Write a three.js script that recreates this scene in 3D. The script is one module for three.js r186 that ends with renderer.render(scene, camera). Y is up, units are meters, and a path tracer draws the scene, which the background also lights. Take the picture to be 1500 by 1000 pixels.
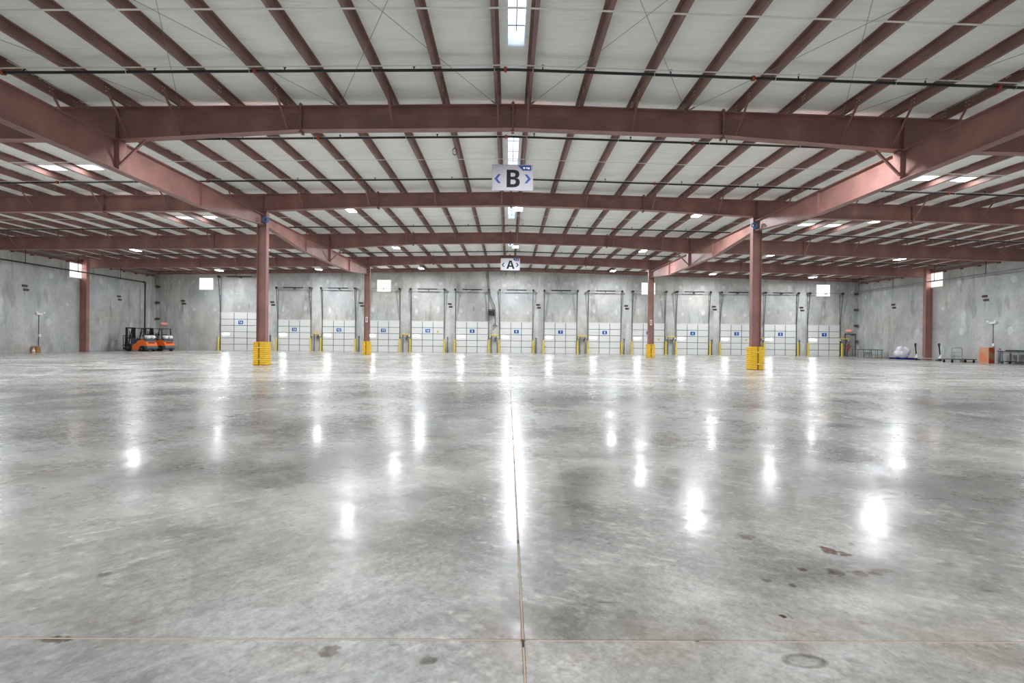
import * as THREE from 'three';
import { mergeGeometries } from 'three/addons/utils/BufferGeometryUtils.js';
import { RoundedBoxGeometry } from 'three/addons/geometries/RoundedBoxGeometry.js';
import { RectAreaLightUniformsLib } from 'three/addons/lights/RectAreaLightUniformsLib.js';
import { FontLoader } from 'three/addons/loaders/FontLoader.js';
import { TextGeometry } from 'three/addons/geometries/TextGeometry.js';

// ---------------------------------------------------------------- camera, sky, exposure
const scene = new THREE.Scene();
scene.background = new THREE.Color(0.55, 0.68, 0.85);
const camera = new THREE.PerspectiveCamera(72.93, 1.5, 0.05, 200);
camera.position.set(-0.072, 1.201, 0);
camera.rotation.order = 'YXZ';
camera.rotation.set(-0.0023, -0.0085, 0.0099);
scene.add(camera);
const renderer = new THREE.WebGLRenderer({ antialias: true });
renderer.toneMapping = THREE.LinearToneMapping;
renderer.toneMappingExposure = 1.13;
renderer.shadowMap.enabled = true;
RectAreaLightUniformsLib.init();
const LAMP = 362, SKYLIGHT = 14, VENT = 3, WINDOW = 3.0;   // radiance of the lamps, the flush roof lights, the ridge vents and the clerestory windows

// ---------------------------------------------------------------- measures (metres)
const HALF = 33, COLX = 11, BAY = 7.62, Z1 = -13.0, ZW = -43.48, ZB = 9.58, PITCH = 0.0208, DOORP = 4.153;
const frameZ = k => Z1 - (k - 1) * BAY;
const roofY = x => 8.04 - PITCH * Math.abs(x);       // underside of the roof blanket
const rafterY = x => 7.79 - PITCH * Math.abs(x);     // top of the roof beams
const P0 = 0.413, PS = 22 / 15;                      // purlin lines: first one from the ridge, spacing

// ---------------------------------------------------------------- noise
let seed = 7;
const rnd = () => { seed = (seed * 1664525 + 1013904223) >>> 0; return seed / 4294967296; };
const TAB = new Float32Array(65536);
for (let i = 0; i < 65536; i++) TAB[i] = rnd();
function vn(x, y) {
  const xi = Math.floor(x), yi = Math.floor(y); let fx = x - xi, fy = y - yi;
  fx = fx * fx * (3 - 2 * fx); fy = fy * fy * (3 - 2 * fy);
  const a = (xi & 255), b = ((xi + 1) & 255), c = (yi & 255) << 8, d = ((yi + 1) & 255) << 8;
  const p = TAB[c + a], q = TAB[c + b], r = TAB[d + a], s = TAB[d + b];
  return p + (q - p) * fx + (r + (s - r) * fx - p - (q - p) * fx) * fy;
}
function fbm(x, y, o) { let s = 0, a = 0.5, t = 0; for (let i = 0; i < o; i++) { s += a * vn(x, y); t += a; a *= 0.55; x = x * 2.03 + 17.3; y = y * 2.03 + 5.7; } return s / t; }
const clamp = (v, a = 0, b = 1) => v < a ? a : v > b ? b : v;
const sstep = (a, b, v) => { v = clamp((v - a) / (b - a)); return v * v * (3 - 2 * v); };
function dataTex(w, h, fn, srgb = true) {            // fn(u, v, out) with u, v in 0..1, v up; out in 0..255
  const d = new Uint8Array(w * h * 4), o = [0, 0, 0];
  for (let j = 0; j < h; j++) for (let i = 0; i < w; i++) {
    fn((i + 0.5) / w, (j + 0.5) / h, o); const k = (j * w + i) * 4;
    d[k] = clamp(o[0], 0, 255); d[k + 1] = clamp(o[1], 0, 255); d[k + 2] = clamp(o[2], 0, 255); d[k + 3] = 255;
  }
  const t = new THREE.DataTexture(d, w, h); t.magFilter = t.minFilter = THREE.LinearFilter;
  t.wrapS = t.wrapT = THREE.RepeatWrapping; if (srgb) t.colorSpace = THREE.SRGBColorSpace; t.needsUpdate = true; return t;
}

// ---------------------------------------------------------------- building helpers
const counts = {};
const numbered = n => { const c = counts[n] = (counts[n] ?? -1) + 1; return c ? `${n}_${String(c).padStart(3, '0')}` : n; };
function boxUV(g) {                                  // texture coordinates in metres by face direction
  g = g.index ? g.toNonIndexed() : g; const p = g.attributes.position; if (!g.attributes.normal) g.computeVertexNormals(); const n = g.attributes.normal;
  const uv = new Float32Array(p.count * 2);
  for (let i = 0; i < p.count; i++) {
    const ax = Math.abs(n.getX(i)), ay = Math.abs(n.getY(i)), az = Math.abs(n.getZ(i));
    const [u, v] = az >= ax && az >= ay ? [p.getX(i), p.getY(i)] : ax >= ay ? [p.getZ(i), p.getY(i)] : [p.getX(i), p.getZ(i)];
    uv[2 * i] = u; uv[2 * i + 1] = v;
  }
  g.setAttribute('uv', new THREE.BufferAttribute(uv, 2));
  for (const k of Object.keys(g.attributes)) if (!['position', 'normal', 'uv'].includes(k)) g.deleteAttribute(k);
  return g;
}
const box = (w, h, d, x = 0, y = 0, z = 0) => new THREE.BoxGeometry(w, h, d).translate(x, y, z);
const rbox = (w, h, d, r, x = 0, y = 0, z = 0, s = 1) => new RoundedBoxGeometry(w, h, d, s, r).translate(x, y, z);
const cyl = (r, h, x = 0, y = 0, z = 0, n = 10, r2 = r) => new THREE.CylinderGeometry(r2, r, h, n).translate(x, y, z);
const V = (x, y, z) => new THREE.Vector3(x, y, z);
function bar(p, q, w, h, up = V(0, 1, 0)) {          // a straight box section from p to q
  const d = q.clone().sub(p), L = d.length(), zz = d.normalize(), xx = up.clone().cross(zz).normalize(), yy = zz.clone().cross(xx);
  return new THREE.BoxGeometry(w, h, L).applyMatrix4(new THREE.Matrix4().makeBasis(xx, yy, zz).setPosition(p.clone().add(q).multiplyScalar(0.5)));
}
function rod(p, q, r, n = 6) {                       // a round bar from p to q
  const d = q.clone().sub(p), L = d.length();
  return new THREE.CylinderGeometry(r, r, L, n).applyQuaternion(new THREE.Quaternion().setFromUnitVectors(V(0, 1, 0), d.normalize())).translate((p.x + q.x) / 2, (p.y + q.y) / 2, (p.z + q.z) / 2);
}
const hose = (pts, r, n = 40, closed = false, m = 6) => new THREE.TubeGeometry(new THREE.CatmullRomCurve3(pts, closed), n, r, m, closed);
function prism(pts, d, z = 0) {                      // outline in x, y given depth d, centred on z
  const s = new THREE.Shape(); pts.forEach(([x, y], i) => i ? s.lineTo(x, y) : s.moveTo(x, y)); s.closePath();
  return new THREE.ExtrudeGeometry(s, { depth: d, bevelEnabled: false }).translate(0, 0, z - d / 2);
}
function mesh(name, geos, mat, parent) {
  geos = (Array.isArray(geos) ? geos : [geos]).map(boxUV);
  const m = new THREE.Mesh(geos.length > 1 ? mergeGeometries(geos) : geos[0], mat);
  m.name = parent ? name : numbered(name); m.castShadow = m.receiveShadow = true; (parent || scene).add(m); return m;
}
const each = (name, geos, mat, parent) => geos.map(g => mesh(name, g, mat, parent));
const tiny = (name, geos, mat, parent) => { const m = mesh(name, geos, mat, parent); m.userData.kind = 'stuff'; return m; };   // pieces of a pixel or less
const tag = (o, label, category, group) => { Object.assign(o.userData, { label, category }, group ? { group } : {}); return o; };
function thing(name, label, category, pos = [0, 0, 0], turn = 0, group) {
  const o = new THREE.Group(); o.name = numbered(name); o.position.set(...pos); o.rotation.y = turn; scene.add(o);
  return tag(o, label, category, group);
}
function struct(name, label) { const o = new THREE.Group(); o.name = name; o.userData.kind = 'structure'; if (label) o.userData.label = label; scene.add(o); return o; }
function dup(o, pos, label, turn) { const c = o.clone(); c.name = numbered(o.name); c.position.set(...pos); if (turn !== undefined) c.rotation.y = turn; c.userData = { ...o.userData }; if (label) c.userData.label = label; scene.add(c); return c; }
function areaLight(color, power, w, h, pos, dir) {   // in front of a glowing face, aimed along dir
  const l = new THREE.RectAreaLight(color, power, w, h); l.position.set(...pos); l.lookAt(pos[0] + dir[0], pos[1] + dir[1], pos[2] + dir[2]); scene.add(l); return l;
}
const ORD = ['zeroth', 'first', 'second', 'third', 'fourth', 'fifth', 'sixth', 'seventh', 'eighth', 'ninth', 'tenth', 'eleventh', 'twelfth', 'thirteenth', 'fourteenth', 'fifteenth', 'sixteenth', 'seventeenth', 'eighteenth', 'nineteenth', 'twentieth', 'twenty-first', 'twenty-second', 'twenty-third'];

// ---------------------------------------------------------------- materials
const std = (c, roughness = 0.6, metalness = 0, more = {}) => new THREE.MeshStandardMaterial({ color: c, roughness, metalness, ...more });
const glow = (c, k) => new THREE.MeshStandardMaterial({ color: 0x101010, roughness: 0.5, emissive: c, emissiveIntensity: k });
const steelTex = dataTex(512, 512, (u, v, o) => {
  const w = (a, b) => fbm(a, b, 4), bl = (f) => { const x = u * f, y = v * f, t = sstep(0.75, 1, u); return w(x, y) * (1 - t) + w(x - f, y) * t; };
  const k = 0.84 + 0.26 * bl(5) + 0.06 * (vn(u * 90, v * 90) - 0.5); o[0] = 225 * k; o[1] = 225 * k; o[2] = 225 * k;
});
steelTex.repeat.set(0.4, 0.4);
const M = {
  steel: std(new THREE.Color(0.42, 0.218, 0.186), 0.5, 0, { map: steelTex }),
  purlin: std(new THREE.Color(0.34, 0.18, 0.153), 0.5, 0, { map: steelTex }),
  band: std(0xe4e2dc, 0.6), pipe: std(0x1d2321, 0.45), coupling: std(0xa3462f, 0.5), head: std(0x16191a, 0.5), galv: std(0xb9bcbc, 0.4, 0.6), cable: std(0x8d8d8a, 0.4, 0.5),
  white: std(0xe6e6e2, 0.5), doorWhite: std(0xe0e2de, 0.45), doorLine: std(0x6b6f70, 0.5), track: std(0x6d716f, 0.45, 0.5), spring: std(0x2d2f30, 0.5, 0.4),
  yellow: std(new THREE.Color(0.82, 0.53, 0.03), 0.45), yellowPost: std(new THREE.Color(0.72, 0.55, 0.06), 0.5), black: std(0x121314, 0.5), rubber: std(0x17181a, 0.85), grey: std(0x85888a, 0.5), darkGrey: std(0x474a4e, 0.5),
  orange: std(new THREE.Color(0.86, 0.17, 0.02), 0.4), forkGrey: std(0x4e5a66, 0.5), tank: std(0xe8e8e6, 0.35), blue: std(0x124a8c, 0.5), digit: std(0xf4f6f8, 0.5), paleBlue: std(0xd5e6f4, 0.5),
  ink: std(0x08080a, 0.9), signBlue: std(0x0b3873, 0.7), signWhite: std(0xc6c4c8, 0.6), signShaded: std(0x929096, 0.7), red: std(0xa81f18, 0.5), card: std(0x9c7a4e, 0.8), orangeCard: std(new THREE.Color(0.62, 0.2, 0.1), 0.8), redCard: std(new THREE.Color(0.42, 0.045, 0.02), 0.7), wood: std(0x9a7550, 0.8),
  wrap: std(0xdcdce2, 0.35), palletBlue: std(0x2f2f86, 0.6), manDoor: std(0x9c9d98, 0.5), seal: std(0xbdbdb4, 0.8), hoseBlue: std(0x4a83b8, 0.5), bronze: std(0x5a4d44, 0.6), boltWhite: std(0xd8d4cc, 0.4),
  lampGlow: glow(0xf4f8ff, 26), skyGlow: glow(0xffffff, 3.2), ventGlow: glow(0xdfe8ff, 1.6), windowGlow: glow(0xfff2ee, 1.35), slotGlow: glow(0xffffff, 34), exitGlow: glow(0xff4a3a, 1.4), exitWhite: glow(0xffd8d0, 1.2),
};

// ---------------------------------------------------------------- floor
function floorColor(x, z, o, fine) {
  const wx = x + 0.5 * (fbm(x * 0.8, z * 0.8, 2) - 0.5), wz = z + 0.5 * (fbm(x * 0.8 + 40, z * 0.8, 2) - 0.5);
  let k = 149 + 46 * (fbm(wx * 0.33 + 9, wz * 0.33, 3) - 0.5) + 46 * (fbm(wx * 1.1, wz * 1.5 + 3, 3) - 0.5);
  let rust = 0, warm = 7 * (fbm(x * 0.7 + 71, z * 0.7, 3) - 0.5);
  if (fine) {                                                          // trowel streaks, mottling, pits and specks where the eye can tell them
    const mk = sstep(0.42, 0.58, fbm(x * 0.5 + 8, z * 0.5, 2)), a1 = x * 0.9 + z * 0.43, b1 = z * 0.9 - x * 0.43, a2 = x * 0.8 - z * 0.6, b2 = z * 0.8 + x * 0.6;   // two trowelling directions
    const streak = (f, g, n) => fbm(a1 * f, b1 * g, n) * mk + fbm(a2 * f, b2 * g, n) * (1 - mk);
    k += 30 * (fbm(wx * 3.1 + wz * 1.3, wz * 4 - wx * 1.2, 3) - 0.5) + 28 * (streak(8, 30, 3) - 0.5) + 30 * (fbm(x * 38, z * 38, 2) - 0.5) + 20 * (vn(x * 120, z * 120) - 0.5);
    const pale = sstep(0.56, 0.8, streak(12, 30, 4)) * sstep(0.5, 0.66, fbm(x * 1.3 + 30, z * 1.3, 3)); k += 30 * pale; warm += 3 * pale;
    const dim = sstep(0.46, 0.66, fbm(wx * 0.55 + 60, wz * 0.8, 4)); k -= 20 * dim;
    for (const [cx, cz, w, h, a] of DARK_PATCHES) { const d = Math.hypot((x - cx) / w, (z - cz) / h) + 0.9 * (fbm(x * 1.4, z * 1.8, 4) - 0.5); if (d < 1.2) k -= a * sstep(1.1, 0.7, d); }
    const pit = vn(x * 33 + 7, z * 33); if (pit > 0.955) k -= 34 * (pit - 0.955) / 0.045;
    const pit2 = vn(x * 11 + 51, z * 17 + 9); if (pit2 > 0.972) { k -= 26 * sstep(0.972, 0.985, pit2); warm += 3; }
    for (const [cx, cz, w, h, a] of MARKS) { const dx = (x - cx) / w, dz = (z - cz) / h, d = dx * dx + dz * dz; if (d < 2.2) { const e = sstep(1.5, 0.55, d + 1.5 * (vn(x * 60, z * 60) - 0.5)); k -= a * e * (60 + 50 * vn(x * 45, z * 45)); rust += 18 * a * a * e; } }
    const rx = (x - 1.06) / 0.085, rz = (z + 1.735) / 0.04, rr = Math.sqrt(rx * rx + rz * rz); k -= 42 * sstep(0.3, 0, Math.abs(rr - 0.85)) + 16 * sstep(1, 0.6, rr);
    for (const [a, b, c, d, amt] of WIPES) {                           // straight-edged wiped lanes
      const t = (z - b) / (d - b); if (t > 0 && t < 1) { const ex = a + (c - a) * t, s = x - ex; if (s > 0 && s < 0.9) k += amt * sstep(0, 0.02, s) * sstep(0.9, 0.2, s + 0.5 * vn(x * 3, z * 3)); }
    }
  }
  const jz = Math.abs(((z + 1.85) / 3.81 - Math.round((z + 1.85) / 3.81)) * 3.81), jx = Math.abs((x / DOORP - Math.round(x / DOORP)) * DOORP);
  const grime = sstep(0.55, 0.75, fbm(x * 2.4 + 5, z * 2.4, 3)) * Math.max(sstep(0.3, 0.02, jz), 0.7 * sstep(0.2, 0.02, jx)); k -= 15 * grime * (0.5 + fbm(x * 20, z * 20, 2)); rust += 5 * grime;
  // pale tyre dust swept across the far aisle in streaks along the traffic
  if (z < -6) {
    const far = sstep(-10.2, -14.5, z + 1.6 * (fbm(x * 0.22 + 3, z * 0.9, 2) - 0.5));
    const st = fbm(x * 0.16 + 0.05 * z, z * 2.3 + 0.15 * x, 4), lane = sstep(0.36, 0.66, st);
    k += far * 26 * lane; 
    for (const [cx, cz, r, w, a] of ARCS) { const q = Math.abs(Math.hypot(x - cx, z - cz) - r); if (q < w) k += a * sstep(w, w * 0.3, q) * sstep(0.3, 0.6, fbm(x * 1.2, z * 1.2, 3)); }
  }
  o[0] = k + warm * 0.8 + rust; o[1] = k + 1 + warm * 0.2 - 0.1 * rust; o[2] = k - 4 - warm - 0.7 * rust;
}
const MARKS = [[1.8, -2.66, 0.035, 0.05, 1], [1.86, -2.62, 0.03, 0.03, 0.9], [1.66, -2.41, 0.04, 0.035, 0.6], [1.78, -2.4, 0.05, 0.03, 0.6], [1.87, -2.4, 0.03, 0.018, 1.2], [1.93, -2.43, 0.05, 0.02, 0.5], [1.5, -2.44, 0.02, 0.02, 0.6], [1.35, -2.28, 0.018, 0.016, 0.6], [1.25, -2.32, 0.02, 0.014, 0.5], [1.15, -2.02, 0.014, 0.012, 1.1], [1.42, -2.85, 0.04, 0.05, 0.4], [2.35, -2.5, 0.05, 0.03, 0.4], [-1.85, -1.84, 0.06, 0.02, 0.7], [-0.75, -1.78, 0.04, 0.03, 0.5], [-2.1, -2.35, 0.03, 0.02, 0.5], [2.0, -2.75, 0.02, 0.02, 0.6], [-0.36, -1.74, 0.03, 0.03, 0.5]];
const DARK_PATCHES = [[2.2, -6.2, 2.6, 2.6, 22], [-2.6, -5.6, 2.2, 1.9, 20], [-7.2, -8.4, 3.2, 2.4, 20], [7.5, -8.0, 3.4, 2.4, 20], [1.5, -10.2, 6, 1.9, 18], [-12, -10.5, 4, 1.8, 16], [12.5, -11, 4, 2, 16], [0.9, -3.9, 0.6, 0.9, 12], [-0.7, -3.3, 0.7, 1.0, 8], [4.2, -4.6, 1.5, 1.4, 9]];   // darker patches with ragged edges
const WIPES = [[-0.1, -1.85, -0.12, -2.7, -14], [0.12, -1.85, 0.3, -4.2, -10], [0.3, -2.2, 0.42, -4.6, -13], [-1.4, -1.9, -2.9, -4.4, -7], [0.62, -1.6, 0.9, -2.7, -7]];
const ARCS = [[-16, -34, 15, 0.25, 40], [-16, -34, 16.4, 0.22, 34], [-9, -30, 13, 0.25, 36], [-24, -9, 11, 0.22, 30], [-8, -2, 17, 0.25, 26], [18, -36, 19, 0.3, 36], [22, -37, 17, 0.25, 34], [6, -3, 15.5, 0.25, 24], [30, -33, 14.5, 0.3, 32], [-30, -36, 17, 0.3, 30]];
const floorBump = dataTex(1024, 1024, (u, v, o) => {
  const t = sstep(0.8, 1, u), s = sstep(0.8, 1, v), f = (a, b) => 0.6 * fbm(a * 26, b * 26, 3) + 0.4 * fbm(a * 130, b * 130, 2);
  const k = 255 * ((f(u, v) * (1 - t) + f(u - 1, v) * t) * (1 - s) + (f(u, v - 1) * (1 - t) + f(u - 1, v - 1) * t) * s); o[0] = o[1] = o[2] = k;
}, false);
floorBump.repeat.set(0.5, 0.5);
const floorRough = dataTex(1024, 1024, (u, v, o) => {
  const t = sstep(0.8, 1, u), s = sstep(0.8, 1, v), f = (a, b) => 0.62 * fbm(a * 9, b * 9, 5) + 0.38 * fbm(a * 90, b * 120, 2);
  const k = (f(u, v) * (1 - t) + f(u - 1, v) * t) * (1 - s) + (f(u, v - 1) * (1 - t) + f(u - 1, v - 1) * t) * s; o[0] = o[1] = o[2] = 255 * clamp(0.52 + 0.9 * (k - 0.5), 0.2, 1);
}, false);
floorRough.repeat.set(1 / 7, 1 / 7);
function floorMat(x0, x1, z0, z1, w, h, fine) {      // z0 nearer (larger) than z1; uv = (x, -z) metres
  const t = dataTex(w, h, (u, v, o) => floorColor(x0 + u * (x1 - x0), z0 + v * (z1 - z0), o, fine));
  t.repeat.set(1 / (x1 - x0), 1 / (z0 - z1)); t.offset.set(-x0 / (x1 - x0), z0 / (z0 - z1));
  return new THREE.MeshPhysicalMaterial({ map: t, roughness: 0.53, roughnessMap: floorRough, bumpMap: floorBump, bumpScale: 0.0006, ior: 1.5, specularIntensity: 0.82, clearcoat: 0.09, clearcoatRoughness: 0.11 });
}
{
  const floor = struct('floor', 'polished grey concrete floor in square slabs');
  const near = [-2, -1, 0, 1].map(i => floorMat(i * DOORP, (i + 1) * DOORP, 1.96, -5.66, 1024, 2048, true));
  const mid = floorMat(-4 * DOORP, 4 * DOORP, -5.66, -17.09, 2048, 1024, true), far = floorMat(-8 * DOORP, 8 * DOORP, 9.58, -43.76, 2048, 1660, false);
  const zs = []; for (let z = 9.58; z > -43.6; z -= 3.81) zs.push(z);
  zs.forEach((z, r) => {
    const z2 = r === zs.length - 1 ? -43.76 : z - 3.81;
    for (let c = -8; c < 8; c++) {
      const x = c * DOORP, gap = 0.0036, b = 0.003, X0 = x + gap, X1 = x + DOORP - gap, Z0 = z - gap, Z1_ = z2 + gap;
      // a slab: flat top, small chamfer, sides
      const ring = (y, i) => [[X0 + i, y, Z0 - i], [X1 - i, y, Z0 - i], [X1 - i, y, Z1_ + i], [X0 + i, y, Z1_ + i]];
      const A = ring(0, b), B = ring(-0.004, 0), C = ring(-0.15, 0), p = [], q = (a, b2, c2, d) => p.push(...a, ...b2, ...c2, ...a, ...c2, ...d);
      q(...A); for (let i = 0; i < 4; i++) { const j = (i + 1) % 4; q(B[i], B[j], A[j], A[i]); q(C[i], C[j], B[j], B[i]); }
      const g = new THREE.BufferGeometry(); g.setAttribute('position', new THREE.Float32BufferAttribute(p, 3)); g.computeVertexNormals();
      const uv = new Float32Array(p.length / 3 * 2); for (let i = 0; i < p.length / 3; i++) { uv[2 * i] = p[3 * i]; uv[2 * i + 1] = -p[3 * i + 2]; }
      g.setAttribute('uv', new THREE.BufferAttribute(uv, 2));
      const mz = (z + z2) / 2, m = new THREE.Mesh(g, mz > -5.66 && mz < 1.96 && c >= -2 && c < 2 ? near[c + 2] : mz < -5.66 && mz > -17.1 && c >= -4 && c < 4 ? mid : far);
      m.name = 'slab'; m.castShadow = m.receiveShadow = true; floor.add(m);
    }
  });
  const fill = std(new THREE.Color(0.4, 0.31, 0.235), 0.9), seg = [];
  const run = (put, a, b) => { while (a < b - 0.1) { const e = Math.min(b, a + 0.35 + 2.6 * rnd()); put((a + e) / 2, e - a - 0.02 - (rnd() > 0.6 ? 0.1 * rnd() : 0)); a = e; } };   // filler with small bits broken out
  for (let r = 1; r < zs.length; r++) for (let c = -8; c < 8; c++) run((m, l) => seg.push(box(l, 0.1, 0.007, m, -0.0525 + 0.0018 * rnd(), zs[r])), c * DOORP, (c + 1) * DOORP);
  for (let c = -7; c < 8; c++) for (let r = 0; r < zs.length; r++) run((m, l) => seg.push(box(0.007, 0.1, l, c * DOORP, -0.0525 + 0.0018 * rnd(), -m)), -zs[r], -zs[r] + 3.81);
  mesh('joint_filler', seg, fill, floor).userData.label = 'tan joint filler between the slabs';
  mesh('sub_base', box(67, 0.2, 53.6, 0, -0.26, -17.09), std(0x4c4740, 0.9), floor);
}

// ---------------------------------------------------------------- concrete walls
function wallTex(w, h, mw, mh, ox, patches, bays) {
  return dataTex(w, h, (u, v, o) => {
    const x = u * mw + ox, y = v * mh, wx = x + 0.6 * (fbm(x * 0.7, y * 0.7, 2) - 0.5), wy = y + 0.6 * (fbm(x * 0.7 + 30, y * 0.7, 2) - 0.5);
    let k = 182 + 40 * (fbm(wx * 0.45, wy * 0.35, 3) - 0.5) + 44 * (fbm(wx * 1.6 + 7, wy * 1.2, 4) - 0.5) + 14 * (fbm(x * 9, y * 6, 2) - 0.5);
    k -= 22 * sstep(0.62, 0.8, fbm(x * 2.2 + 50, y * 0.5, 3));                                       // rain-dark runs from casting
    k += 12 * (fbm(x * 22, y * 22, 2) - 0.5);
    for (const [px, py, pw, ph] of patches) { const dx = (u * mw - px) / pw, dy = (y - py) / ph, d = dx * dx + dy * dy + 0.8 * (vn(x * 12, y * 12) - 0.5); if (d < 1.4) k += 20 * sstep(1.1, 0.5, d); }
    for (const hx of bays) { const d = Math.abs(u * mw - hx); if (d < 0.5) k += 9 * sstep(0.5, 0.44, d); }   // lighter pier strips between the doors
    const line = Math.abs(y - 2.45 - 0.02 * vn(x, 3)); if (line < 0.012) k -= 12;
    const warm = 10 * (fbm(x * 0.3 + 90, y * 0.4, 2) - 0.5);
    o[0] = k + warm; o[1] = k + 1; o[2] = k - 2 - warm;
  });
}
const pairPatches = [[1.05, 6.45, 0.2, 0.24], [3.15, 6.45, 0.2, 0.24], [5.2, 6.45, 0.2, 0.24], [7.3, 6.45, 0.2, 0.26], [1.05, 3.85, 0.18, 0.3], [3.15, 3.9, 0.17, 0.28], [5.2, 3.8, 0.18, 0.28], [7.3, 3.85, 0.18, 0.3], [3.3, 5.2, 0.2, 0.12], [6.2, 5.3, 0.14, 0.14]];
const backTex = [0, 1, 2].map(i => wallTex(768, 768, 8.306, 8, i * 37, pairPatches.map(p => [p[0] + (rnd() - 0.5) * 0.3, p[1] + (rnd() - 0.5) * 0.3, p[2] * (0.6 + 0.6 * rnd()), p[3] * (0.6 + 0.6 * rnd())]), [0, 4.153, 8.306]));
const sidePatches = [[1.6, 5.6, 0.2, 0.26], [5.6, 5.5, 0.2, 0.26], [1.6, 2.3, 0.18, 0.3], [5.7, 2.2, 0.18, 0.3], [3.3, 3.8, 0.12, 0.14]];
const sideTex = [0, 1].map(i => wallTex(768, 768, 7.62, 8, 200 + i * 41, sidePatches.map(p => [p[0] + (rnd() - 0.5) * 0.8, p[1] + (rnd() - 0.5) * 0.5, p[2], p[3]]), []));
const wallMats = { back: backTex.map(t => std(0xffffff, 0.8, 0, { map: t })), side: sideTex.map(t => std(0xffffff, 0.8, 0, { map: t })) };
function concretePanel(parent, w, h, matr, flip) {   // local: left bottom corner at origin, inner face at z = 0 looking along +z
  const g = rbox(w - 0.014, h, 0.25, 0.008, w / 2, h / 2, -0.125), p = g.attributes.position, uv = g.attributes.uv;
  const gg = g.index ? g.toNonIndexed() : g, pp = gg.attributes.position, uu = gg.attributes.uv;
  for (let i = 0; i < pp.count; i++) uu.setXY(i, flip ? 1 - pp.getX(i) / w : pp.getX(i) / w, pp.getY(i) / 8);
  const m = new THREE.Mesh(gg, matr); m.name = 'concrete_panel'; m.castShadow = m.receiveShadow = true; parent.add(m); return m;
}
function wall(name, label, cuts, place, mats, top) {
  const w = struct(name, label);
  for (let i = 0; i + 1 < cuts.length; i++) {
    const L = cuts[i + 1] - cuts[i], m = concretePanel(w, L, top, mats[i % mats.length], i % 2 === 1); place(m, cuts[i]);
    if (i) { const s = new THREE.Mesh(boxUV(box(0.018, top, 0.02, 0, top / 2, -0.018)), M.seal); s.name = 'joint_seal'; s.castShadow = s.receiveShadow = true; w.add(s); place(s, cuts[i]); }
  }
  return w;
}
const backCuts = [-33.25, -30.47]; for (let i = 0; i < 7; i++) backCuts.push(29.75 - 13.5 * DOORP + i * 2 * DOORP + DOORP * 0.0); backCuts.push(33.25);
// joints fall on every second pier: between doors 14|13, 12|11 ... 2|1
backCuts.splice(2, 7, ...[13.0, 11, 9, 7, 5, 3, 1].map(n => 29.75 - DOORP * (n - 0.5)));
const wallBack = wall('wall_back', 'grey tilt-up concrete wall with the dock doors', backCuts, (m, x) => m.position.set(x, 0, ZW), wallMats.back, 7.95);
const sideCuts = [9.6]; for (let z = 6.35; z > -42; z -= 7.62) sideCuts.push(z); sideCuts.push(-43.48);
const zc = sideCuts.map(z => -z);
const wallLeft = wall('wall_left', 'grey concrete side wall on the forklift side', zc, (m, s) => { m.position.set(-HALF, 0, -s); m.rotation.y = Math.PI / 2; }, wallMats.side, 7.3);
const zr = sideCuts.slice().reverse();
const wallRight = wall('wall_right', 'grey concrete side wall on the pallet jack side', zr, (m, s) => { m.position.set(HALF, 0, s); m.rotation.y = -Math.PI / 2; }, wallMats.side, 7.3);
const wallFront = wall('wall_front', 'concrete wall behind the viewer', [-33.25, -24.9, -16.6, -8.3, 0, 8.3, 16.6, 24.9, 33.25], (m, x) => { m.position.set(-x, 0, ZB); m.rotation.y = Math.PI; }, wallMats.back, 7.95);

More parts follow.
